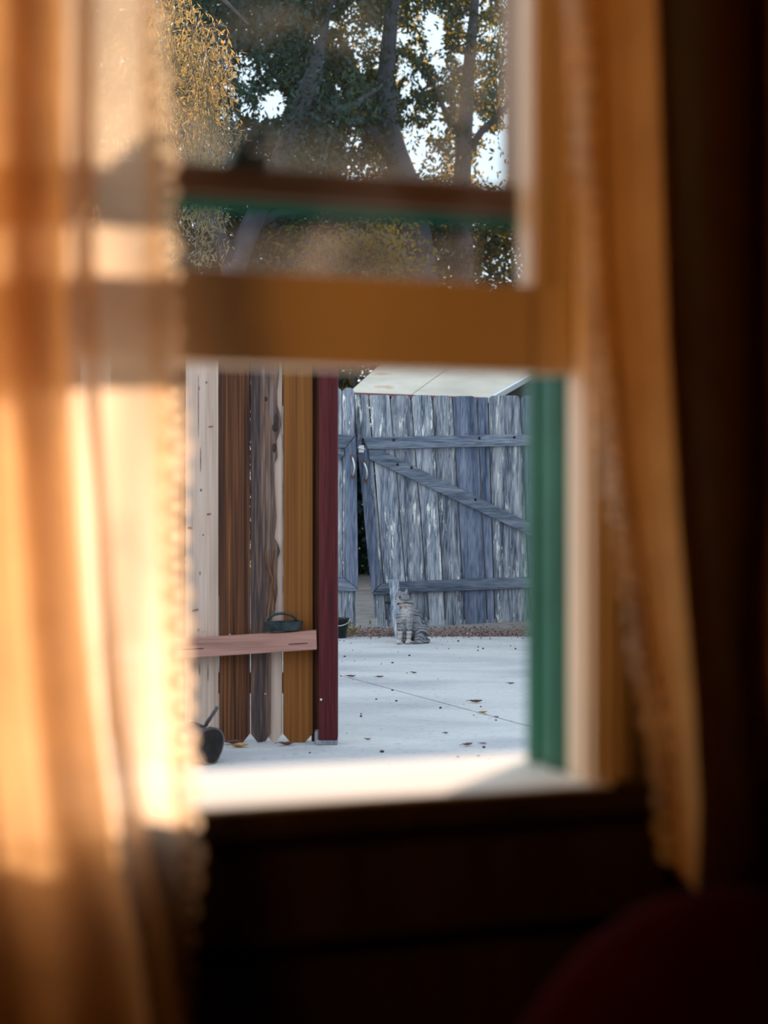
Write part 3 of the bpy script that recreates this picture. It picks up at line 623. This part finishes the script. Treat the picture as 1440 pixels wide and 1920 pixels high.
TH = empty('tree', (5.75, 10.7, 0)); tag(TH, 'unseen loose-crowned tree added right of the yard to shade the top of the window', 'tree')  # out-of-view tree added in the sun's path to dim the upper curtain
trunk(TH, [(5.75, 10.7, -.02), (5.7, 10.7, 2.0), (5.5, 10.8, 3.6), (5.0, 11.0, 5.4)], [.12, .09, .07, .02], M['bark'], [([(5.6, 10.75, 3.2), (5.8, 10.9, 4.2), (5.6, 10.9, 5.0)], [.04, .03, .01]), ([(5.55, 10.75, 3.4), (4.9, 10.8, 4.5), (3.9, 10.8, 5.0)], [.04, .03, .01])])
crown('foliage', (3.4, 5.7), (10.3, 11.5), (3.53, 6.2), 270, 45, M['leaf_olive'], TH, sig=.14, L_=(.05, .08), W_=(.03, .04), dens=lambda c: min(1, .55+max(0, (c[2]-3.6)/1.0)))
# near drooping tree at left
TD = empty('tree', (-2.3, 10.5, 0)); tag(TD, 'drooping narrow-leaved tree hanging over the fence beside the left curtain', 'tree')
trunk(TD, [(-2.3, 10.5, -.02), (-2.25, 10.5, 1.5), (-2.1, 10.4, 2.8), (-1.9, 10.3, 3.9), (-1.6, 10.2, 4.6)], [.15, .13, .11, .07, .03], M['bark'],
      [([(-2.1, 10.4, 2.8), (-1.8, 10.2, 3.5), (-1.4, 10, 4.0), (-1.0, 10, 4.05)], [.05, .04, .025, .008]), ([(-1.9, 10.3, 3.9), (-1.5, 10.1, 4.3), (-1.05, 10, 4.25), (-.85, 10, 4.05)], [.04, .03, .02, .006])])
cs, ds, st_pts = [], [], []
bmst = bmesh.new()
for k in range(150):
    D = random.uniform(9.2, 11)
    px0 = random.choice([random.uniform(120, 380), random.uniform(280, 425)]); y0 = 20+max(0, (px0-330))*1.05+random.uniform(-60, 60) if random.random() < .6 else random.uniform(20, 330)
    ln = random.uniform(120, 330) if px0 < 400 else random.uniform(50, 200)
    if y0+ln > 495: ln = 495-y0
    p = P(px0, y0, D); dr = random.uniform(-.15, .35); n = max(4, int(ln/9)); pts = []
    for j in range(n):
        f = j/n; q = P(px0+dr*ln*(f**.7)*.5+4*math.sin(j*.5+k), y0+ln*f, D); pts.append(q)
        for m_ in range(3):
            cs.append(q+Vector((random.gauss(0, .025), random.gauss(0, .05), random.gauss(0, .02)))); ds.append((random.uniform(-1, 1), random.uniform(-1, 1), random.uniform(-1.8, .1)))
    tube_bm(bmst, pts[::3]+[pts[-1]], [.0022]*(len(pts[::3])+1), 4)
cs = np.array([list(c) for c in cs]); ds = np.array(ds)
px_ = 720+cs[:, 0]/cs[:, 1]*F; py_ = 960-(cs[:, 2]-1)/cs[:, 1]*F
o = leaf_mesh('foliage', cs, ds, RNG.uniform(.03, .075, len(cs)), RNG.uniform(.007, .014, len(cs)), M['leaf_near'], TD); o['kind'] = 'stuff'
o2 = obj('twigs', bmst, M['bark'], TD); o2['kind'] = 'stuff'

# ------------------------------------------------------------------ litter and leaves on the ground
n = 9000; X_ = RNG.uniform(-1.2, 2.2, n); Y_ = 12.85+np.abs(RNG.normal(0, .38, n)); Y_[:300] = RNG.normal(12.75, .10, 300)
c = np.stack([X_, Y_, RNG.uniform(.002, .014, n)], 1); d = RNG.normal(size=(n, 3)); d[:, 2] = RNG.normal(0, .35, n)
o = leaf_mesh('leaf_litter', c, d, RNG.uniform(.010, .032, n), RNG.uniform(.007, .018, n), M['litter'])
tag(o, 'strip of dry brown leaf litter along the foot of the gates', 'leaf litter', kind='stuff')
pts = []
for k in range(90):
    y = random.choice([random.uniform(6, 13), random.uniform(12, 12.9)]); pts.append((random.uniform(-.05*y-.1, .1*y), y))
for X, Y in ((258, 131), (820, 147), (948, 184), (980, 195), (1025, 112), (1188, 197), (397, 287), (506, 240), (90, 246), (397, 463), (422, 532), (706, 577), (740, 737), (195, 632), (818, 893), (950, 885), (330, 860), (985, 831), (947, 207), (1024, 130), (196, 615)):
    q = G(620+X/3.4286, 1160+Y/3.4286); pts.append((q.x, q.y, random.uniform(.005, .009)))
bm = bmesh.new()
for q in pts:
    r_ = q[2] if len(q) > 2 else random.uniform(.002, .005)
    bmesh.ops.create_icosphere(bm, subdivisions=1, radius=1, matrix=Matrix.Translation((q[0], q[1], r_*.6)) @ Matrix.Diagonal((r_*random.uniform(.8, 1.6), r_, r_*.7, 1)))
tag(obj('seeds', bm, M['speck']), 'small dark seeds and grit scattered over the concrete yard', 'seeds', kind='stuff')
def curled_leaf(px, py, ln, wd, mat, label, rz=0.0, z=0.0, curl=.5):
    bm = bmesh.new(); n = 8; rows = []
    for i in range(n+1):
        u = i/n; w_ = wd*math.sin(PI*min(1, u*.94+.03))**.8*.5; x_ = (u-.5)*ln
        lift = curl*ln*.30*(2*u-1)**2
        rows.append([bm.verts.new((x_, j*w_*(.5 if abs(j) == 1 else 1)/1.0 if abs(j) < 2 else math.copysign(w_, j), lift+abs(j)*w_*.35+.002+.3*w_*random.random())) for j in (-2, -1, 0, 1, 2)])
    for i in range(n):
        for j in range(4): bm.faces.new((rows[i][j], rows[i][j+1], rows[i+1][j+1], rows[i+1][j]))
    tube_bm(bm, [(-ln*.5, 0, lift+.003), (-ln*.75, .004, lift*.6+.003)], [.0015, .001], 4)
    o = obj('fallen_leaf', bm, mat, None, smooth=True); o.location = G(px, py, z); o.rotation_euler.z = rz
    s = o.modifiers.new('t', 'SOLIDIFY'); s.thickness = .0012
    tag(o, label, 'leaf', 'fallen leaves on the concrete'); return o
LV = [(658, 1270, .06, 'dry_leaf', 'brown leaf lying on the slab joint close to the maroon post'), (712, 1271, .05, 'dry_leaf', 'flat brown leaf just right of the one on the joint by the post'),
      (776, 1263, .045, 'dry_leaf', 'small upright curled leaf on open concrete below the cat'), (958, 1283, .04, 'dry_leaf', 'small curled leaf on the concrete close to the green jamb'),
      (892, 1318, .07, 'dry_leaf', 'reddish brown leaf above the long slab joint'), (906, 1338, .05, 'gold_leaf', 'yellowish leaf caught on the long slab joint, lower middle'),
      (931, 1346, .03, 'dry_leaf', 'tiny leaf on the slab joint next to the yellowish leaf'), (877, 1399, .055, 'dry_leaf', 'dark curled leaf in the near group of three below the thin crack'),
      (906, 1396, .03, 'dry_leaf', 'small dark leaf right of the dark curled one in the near group'), (836, 1376, .025, 'dry_leaf', 'tiny dark leaf sitting on the thin crack'),
      (977, 1184, .12, 'gold_leaf', 'long orange leaf strip below the gate beside the green jamb'), (450, 1402, .075, 'gold_leaf', 'golden brown leaf beside the firewood log'),
      (437, 1396, .08, 'dry_leaf', 'dark red leaf between the log and the golden one'), (537, 1398, .07, 'dry_leaf', 'crumpled brown leaf at the foot of the orange board'),
      (604, 1394, .05, 'dry_leaf', 'small dark leaf at the foot of the maroon post'), (392, 1482, .10, 'dry_leaf', 'purplish leaf nearest the window beside the left curtain'),
      (690, 1388, .03, 'dry_leaf', 'tiny reddish leaf right of the post foot')]
for i, (px, py, ln, m_, lb) in enumerate(LV):
    curled_leaf(px, py, ln, ln*(.42 if ln < .1 else .22), M[m_], lb, rz=(0.2 if i % 2 else -.25)+(.0 if ln > .08 else random.uniform(-.6, .6)))
# weeds by the left gate leaf
wd_ = empty('weed', G(652, 1192)); tag(wd_, 'small green weed at the foot of the left gate leaf', 'weed')
cw = RNG.normal(size=(60, 3))*np.array([.05, .03, .03])+np.array([P(652, 0, 13).x, 12.95, .06]); cw[:, 2] = np.abs(cw[:, 2])
leaf_mesh('leaves', cw, RNG.normal(size=(60, 3))+np.array([0, 0, .8]), RNG.uniform(.03, .06, 60), RNG.uniform(.012, .02, 60), M['leaf_olive'], wd_)

# ------------------------------------------------------------------ cat
catp = G(763, 1208); catp.y += .07
cat = empty('cat', catp); tag(cat, 'grey tabby cat with a thin collar sitting upright on the concrete before the gate', 'cat')
def cat_mat():
    m, nt, b = new_mat('tabby_fur'); N = nt.nodes; L = nt.links
    at = N.new('ShaderNodeVertexColor'); at.layer_name = 'coat'
    tc = N.new('ShaderNodeTexCoord'); n = N.new('ShaderNodeTexNoise'); n.inputs['Scale'].default_value = 110; L.new(tc.outputs['Object'], n.inputs['Vector'])
    r2 = N.new('ShaderNodeValToRGB'); r2.color_ramp.elements[0].position = .3; r2.color_ramp.elements[0].color = (.55, .55, .58, 1); r2.color_ramp.elements[1].position = .6
    L.new(n.outputs['Fac'], r2.inputs[0])
    mm = N.new('ShaderNodeMix'); mm.data_type = 'RGBA'; mm.blend_type = 'MULTIPLY'; mm.inputs[0].default_value = 1; L.new(at.outputs[0], mm.inputs[6]); L.new(r2.outputs[0], mm.inputs[7])
    L.new(mm.outputs[2], b.inputs['Base Color']); b.inputs['Roughness'].default_value = .9; b.inputs['Specular IOR Level'].default_value = .15
    return m
M['fur'] = cat_mat()
M['fur_pale'] = simple('pale_chest_fur', (.52, .48, .46), .95, var=.25, scale=60)
def chain(bm, pts, seg=14, sub=5):
    """overlapping balls swept along joints, radii interpolated"""
    for (a, ra), (b, rb) in zip(pts[:-1], pts[1:]):
        for i in range(sub+1):
            f = i/sub; c = Vector(a).lerp(Vector(b), f); sphere(bm, c, ra+(rb-ra)*f, seg)
bm = bmesh.new()
# torso: pelvis low and behind (+y), chest upright in front
chain(bm, [((.072, .085, .085), .080), ((.062, .07, .15), .076), ((.036, .04, .215), .067), ((.010, .010, .255), .060), ((-.010, .002, .300), .050)])
sphere(bm, (.002, .000, .235), (.062, .055, .075)); sphere(bm, (-.004, -.008, .300), (.060, .050, .040))
hc = Vector((-.034, -.030, .350)); hr = Euler((0, 0, -.75))      # head turned to the left of the picture
HF = Vector((math.sin(-.85), -math.cos(-.85), 0))                # facing direction
HR = Vector((-HF.y, HF.x, 0)) if False else Vector((HF.y*-1, HF.x, 0))
sphere(bm, hc, (.056, .053, .047)); sphere(bm, hc+Vector((0, 0, -.006))+HR*.022+HF*.012, (.030, .028, .027)); sphere(bm, hc+Vector((0, 0, -.006))-HR*.022+HF*.012, (.030, .028, .027))
mz = hc+HF*.044+Vector((0, 0, -.014)); sphere(bm, mz, (.022, .022, .016)); sphere(bm, mz+HR*.009+HF*.004, .013); sphere(bm, mz-HR*.009+HF*.004, .013)
sphere(bm, hc+HF*.038+Vector((0, 0, .004)), (.016, .016, .016)); sphere(bm, mz+Vector((0, 0, -.012)), .012)
for sg in (1, -1):          # ears
    base = hc+HR*sg*.036+Vector((0, 0, .026))-HF*.004
    chain(bm, [(base, .020), (base+HR*sg*.007+Vector((0, 0, .020)), .013), (base+HR*sg*.010+Vector((0, 0, .047)), .003)], 10)
for sg, xx in ((-1, -.052), (1, .016)):   # forelegs
    chain(bm, [((xx*.9+.004, -.014, .205), .040), ((xx, -.028, .13), .028), ((xx, -.034, .075), .020), ((xx-.002, -.036, .030), .0185), ((xx-.006, -.046, .018), .019)])
    sphere(bm, (xx-.009, -.060, .014), (.021, .026, .015))
    for t_ in (-1, 0, 1): sphere(bm, (xx-.010+t_*.011, -.080, .010), (.0072, .011, .0095), 10)
# haunches and hind feet
chain(bm, [((.108, .055, .085), .064), ((.103, .020, .065), .052), ((.088, -.012, .035), .032), ((.070, -.035, .018), .018)]); sphere(bm, (.062, -.052, .013), (.019, .028, .013))
chain(bm, [((.020, .060, .080), .055), ((-.008, .020, .055), .040), ((-.020, .0, .022), .02)])
# tail curled round to the front
chain(bm, [((.095, .150, .030), .024), ((.150, .120, .020), .018), ((.165, .060, .017), .016), ((.148, .005, .015), .0145), ((.115, -.028, .013), .0125), ((.085, -.048, .011), .010)])
me = bpy.data.meshes.new('tmp'); bm.to_mesh(me); bm.free(); tmp = bpy.data.objects.new('tmp', me); COL.objects.link(tmp)
rm = tmp.modifiers.new('r', 'REMESH'); rm.mode = 'VOXEL'; rm.voxel_size = .0038
sm = tmp.modifiers.new('s', 'SMOOTH'); sm.iterations = 4; sm.factor = .5
dg = bpy.context.evaluated_depsgraph_get(); dg.update(); cm = bpy.data.meshes.new_from_object(tmp.evaluated_get(dg)); cm.name = 'cat_body'
bpy.data.objects.remove(tmp)
for p in cm.polygons: p.use_smooth = True
# keep paws exactly on the ground
zmin = min(v.co.z for v in cm.vertices)
for v in cm.vertices: v.co.z -= zmin if v.co.z < .1 else 0
cm.materials.clear(); body = link_mesh('body', cm, M['fur'], cat, world=False)
ca = cm.color_attributes.new('coat', 'FLOAT_COLOR', 'POINT')
def coat(c):
    nz = lambda f, o=0: noise.noise(Vector((c.x*f+o, c.y*f, c.z*f)))
    g = lambda q, r_: math.exp(-(((c.x-q[0])/r_[0])**2+((c.y-q[1])/r_[1])**2+((c.z-q[2])/r_[2])**2))
    pale = min(1, .9*g((-.012, -.06, .245), (.045, .05, .06))+1.3*g(mz+Vector((0, 0, -.012)), (.028, .028, .020))+.9*g((-.035, -.05, .30), (.05, .05, .02))+(.8 if (c.z < .10 and c.y < -.03 and c.x < .045) else 0)+.5*g((-.02, -.05, .16), (.03, .04, .05)))
    if c.z > .315:      # head: bars over the brow and cheek lines
        d_ = c-hc; u = d_.dot(HR); v = d_.dot(HF); st = max(0, math.sin(u*330+1.57))**2*(1 if d_.z > .018 else 0)
        st = max(st, .9*math.exp(-((d_.z-(-.006-abs(u)*.25))/.0042)**2)*(1 if abs(u) > .022 else 0))
        for sg in (1, -1): st = max(st, math.exp(-((d_-(HF*.042+HR*sg*.021+Vector((0, 0, .006)))).length/.0135)**4))
    elif c.z < .13 and c.y < -.015 and c.x < .05: st = max(0, math.sin(c.z*190+nz(25)*1.5))**1.5
    else:
        st = max(0, math.sin((c.z*170+c.y*40)+c.x*30*math.sin(c.z*20)+nz(16)*6.5)+.15)*(.75+.9*nz(11, 4))
    st = max(0, min(1, st))*(1-.55*min(1, pale))
    base_ = Vector((.25, .25, .265)).lerp(Vector((.60, .54, .50)), min(1, pale))
    return base_.lerp(Vector((.045, .045, .055)), st*.92)
for v in cm.vertices: ca.data[v.index].color = (*coat(v.co), 1)
for sg in (1, -1):
    bm = bmesh.new(); ec = hc+HF*.040+HR*sg*.021+Vector((0, 0, .006)); sphere(bm, ec, (.0085, .0085, .008), 12); obj('eye', bm, simple('cat_eye_%d' % sg, (.03, .035, .02), .15), cat, world=False, smooth=True)
    bm = bmesh.new(); base = hc+HR*sg*.040+Vector((0, 0, .034))+HF*.012
    v = [bm.verts.new(base-HR*.010), bm.verts.new(base+HR*.010), bm.verts.new(base+HR*sg*.008+Vector((0, 0, .030))-HF*.006)]; bm.faces.new(v)
    ret = bmesh.ops.extrude_face_region(bm, geom=bm.faces[:]); bmesh.ops.translate(bm, verts=[g for g in ret['geom'] if isinstance(g, bmesh.types.BMVert)], vec=-HF*.002)
    obj('inner_ear', bm, simple('inner_ear_%d' % sg, (.42, .27, .27), .9), cat, world=False)
bm = bmesh.new(); sphere(bm, mz+HF*.024+Vector((0, 0, .007)), (.005, .005, .0038), 10); obj('nose', bm, M['speck'], cat, world=False, smooth=True)
bm = bmesh.new(); nrm = 28; pts = [Vector((-.010, -.006, .300))+Vector((.061*math.cos(2*PI*i/nrm), .053*math.sin(2*PI*i/nrm), -.012*math.sin(2*PI*i/nrm+PI)*-1)) for i in range(nrm+1)]
tube_bm(bm, pts, [.0042]*(nrm+1), 8); col_o = obj('collar', bm, M['speck'], cat, world=False, smooth=True)
bm = bmesh.new(); sphere(bm, (-.012, -.066, .284), .0085, 12); obj('bell', bm, simple('copper_bell', (.5, .2, .13), .4, .6), col_o, world=False, smooth=True)['label'] = 'small copper coloured bell'

# ------------------------------------------------------------------ curtains
def yw(px): r = (px-720)/F; return 1.2567/(1-.3456*r)
ZPX = lambda py: 1+(960-py)/F*1.12
e_l = [(p_, q_-20-(12 if p_ > 900 else 0)) for p_, q_ in [(-900, 300), (0, 300), (120, 305), (300, 318), (500, 325), (700, 330), (800, 338), (1000, 346), (1150, 352), (1300, 358), (1500, 372), (1620, 380), (1750, 372), (1920, 362), (2400, 350)]]
h_l = [(-900, 268), (0, 268), (600, 272), (900, 286), (1200, 305), (1500, 326), (1700, 346), (1920, 344), (2400, 335)]
b_l = [(-900, 150), (0, 150), (600, 158), (800, 166), (1100, 186), (1300, 206), (1500, 236), (1600, 252), (1750, 285), (1920, 310), (2400, 318)]
lc = empty('curtain', (-.25, 1.08, 0)); tag(lc, 'sunlit sheer cream curtain with scalloped edge, left side of the window', 'curtain', 'window curtains')
def grid(rows, name, mat, parent, smooth=True):
    bm = bmesh.new(); vs = [[bm.verts.new(p) for p in r] for r in rows]
    for i in range(len(vs)-1):
        for j in range(len(vs[0])-1): bm.faces.new((vs[i][j], vs[i][j+1], vs[i+1][j+1], vs[i+1][j]))
    return obj(name, bm, mat, parent, smooth=smooth)
rows = []; hem = []; edgeL = []
NPL = 3
for py in np.linspace(-860, 2300, 120):
    e_, h_, b_ = interp(e_l, py), interp(h_l, py), interp(b_l, py); z = ZPX(py); row = []
    for i in range(150):
        t_ = i/149; n_w = NPL+.25; ph = 2*PI*n_w*t_
        px = -300+(b_+300)*t_+50*math.sin(ph)*(1-.35*t_); yy = yw(px)-.078+.013*math.cos(ph)+.004*math.sin(py*.006+t_*9)
        row.append(((px-720)/F*(yw(px)-.06), yy, z))
    for i in range(1, 14):
        t_ = i/13; px = b_+(e_-b_)*t_; row.append(((px-720)/F*(yw(px)-.06), yw(px)-.056+.004*math.sin(t_*5+py*.004), z))
    rows.append(row)
    hem.append([((px-720)/F*(yw(px)-.06), yw(px)-.059+.004*math.sin(((px-b_)/(e_-b_))*5+py*.004), z) for px in np.linspace(h_, e_, 5)])
    edgeL.append((((e_-720)/F*(yw(e_)-.06)), yw(e_)-.056+.004*math.sin(5+py*.004), z))
M['lining'] = fabric('orange_cream_lining', (.95, .68, .38), .14, .68)
lin = []
for py in np.linspace(-860, 2300, 100):
    b_ = interp(b_l, py); r_ = []
    for i in range(60):
        t_ = i/59; px = -310+(b_+306)*t_; r_.append(((px-720)/F*(yw(px)-.06), yw(px)-.112+.009*math.sin(2*PI*3.4*t_+.6+.15*math.sin(py*.004)), ZPX(py)))
    lin.append(r_)
grid(lin, 'gathered_layer', M['lining'], lc)['label'] = 'denser orange cream gathered layer'
grid(rows, 'panel', M['sheer'], lc); grid(hem, 'side_hem', M['sheer'], lc)
def trim(parent, edge, sgn, pitch=.0205, r=.0105, hole=.0034, zmin=-1):
    """scalloped eyelet edging, bulging along sgn*x"""
    bm = bmesh.new(); zs = [p[2] for p in edge][::-1]; xs = [p[0] for p in edge][::-1]; ys = [p[1] for p in edge][::-1]
    z = max(zs[0], zmin)+.01; k = 0
    while z < zs[-1]-.01:
        rr = r*(.85+.3*random.random()); x = float(np.interp(z, zs, xs)); y = float(np.interp(z, zs, ys)); n = 18; o_, i_ = [], []
        for a in range(n):
            t_ = 2*PI*a/n; yy = y-.001+.0025*math.sin(t_+k)
            o_.append(bm.verts.new((x+sgn*.004+rr*math.cos(t_), yy, z+rr*1.05*math.sin(t_)))); i_.append(bm.verts.new((x+sgn*.004+hole*math.cos(t_), y-.001, z+hole*math.sin(t_))))
        for a in range(n): bm.faces.new((o_[a], o_[(a+1) % n], i_[(a+1) % n], i_[a]))
        z += pitch*(.92+.16*random.random()); k += 1
    obj('scalloped_trim', bm, M['lace'], parent)
trim(lc, edgeL, 1, r=.0092)
# right curtain
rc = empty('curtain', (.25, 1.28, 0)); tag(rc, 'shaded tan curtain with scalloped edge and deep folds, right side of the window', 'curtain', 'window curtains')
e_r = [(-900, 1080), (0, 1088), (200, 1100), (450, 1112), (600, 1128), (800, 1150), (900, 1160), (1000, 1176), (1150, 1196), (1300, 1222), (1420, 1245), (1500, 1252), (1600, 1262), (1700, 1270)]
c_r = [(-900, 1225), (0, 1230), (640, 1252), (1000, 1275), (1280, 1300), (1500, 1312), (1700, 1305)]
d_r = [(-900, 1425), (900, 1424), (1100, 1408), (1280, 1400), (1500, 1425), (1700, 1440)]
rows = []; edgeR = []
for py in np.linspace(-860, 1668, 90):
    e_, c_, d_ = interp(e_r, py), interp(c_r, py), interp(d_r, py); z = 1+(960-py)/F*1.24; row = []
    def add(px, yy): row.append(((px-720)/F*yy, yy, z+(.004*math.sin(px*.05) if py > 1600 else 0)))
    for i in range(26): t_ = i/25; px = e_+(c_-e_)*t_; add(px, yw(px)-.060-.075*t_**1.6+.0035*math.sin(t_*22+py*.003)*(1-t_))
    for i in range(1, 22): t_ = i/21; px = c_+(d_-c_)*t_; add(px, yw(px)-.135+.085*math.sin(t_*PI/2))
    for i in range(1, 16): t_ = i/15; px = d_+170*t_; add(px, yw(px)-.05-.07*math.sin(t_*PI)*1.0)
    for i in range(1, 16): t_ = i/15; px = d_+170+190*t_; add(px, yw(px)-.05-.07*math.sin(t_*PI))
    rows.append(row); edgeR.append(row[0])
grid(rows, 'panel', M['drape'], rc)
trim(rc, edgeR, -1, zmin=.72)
# rod carrying both curtains
rod = empty('curtain_rod', L0+U*.12+NN*-.085+Vector((0, 0, 1.655)), WA); tag(rod, 'brass curtain rod above the window', 'curtain rod')
bm = bmesh.new(); tube_bm(bm, [(-.50, 0, 0), (.62, 0, 0)], [.008, .008], 12); obj('rod', bm, M['steel'], rod, world=False, smooth=True)
for sx_ in (-.50, .62):
    bm = bmesh.new(); box(bm, sx_-.008, sx_+.008, -.012, .073, -.014, .012); obj('bracket', bm, M['steel'], rod, world=False)

# ------------------------------------------------------------------ red armchair in the dark corner
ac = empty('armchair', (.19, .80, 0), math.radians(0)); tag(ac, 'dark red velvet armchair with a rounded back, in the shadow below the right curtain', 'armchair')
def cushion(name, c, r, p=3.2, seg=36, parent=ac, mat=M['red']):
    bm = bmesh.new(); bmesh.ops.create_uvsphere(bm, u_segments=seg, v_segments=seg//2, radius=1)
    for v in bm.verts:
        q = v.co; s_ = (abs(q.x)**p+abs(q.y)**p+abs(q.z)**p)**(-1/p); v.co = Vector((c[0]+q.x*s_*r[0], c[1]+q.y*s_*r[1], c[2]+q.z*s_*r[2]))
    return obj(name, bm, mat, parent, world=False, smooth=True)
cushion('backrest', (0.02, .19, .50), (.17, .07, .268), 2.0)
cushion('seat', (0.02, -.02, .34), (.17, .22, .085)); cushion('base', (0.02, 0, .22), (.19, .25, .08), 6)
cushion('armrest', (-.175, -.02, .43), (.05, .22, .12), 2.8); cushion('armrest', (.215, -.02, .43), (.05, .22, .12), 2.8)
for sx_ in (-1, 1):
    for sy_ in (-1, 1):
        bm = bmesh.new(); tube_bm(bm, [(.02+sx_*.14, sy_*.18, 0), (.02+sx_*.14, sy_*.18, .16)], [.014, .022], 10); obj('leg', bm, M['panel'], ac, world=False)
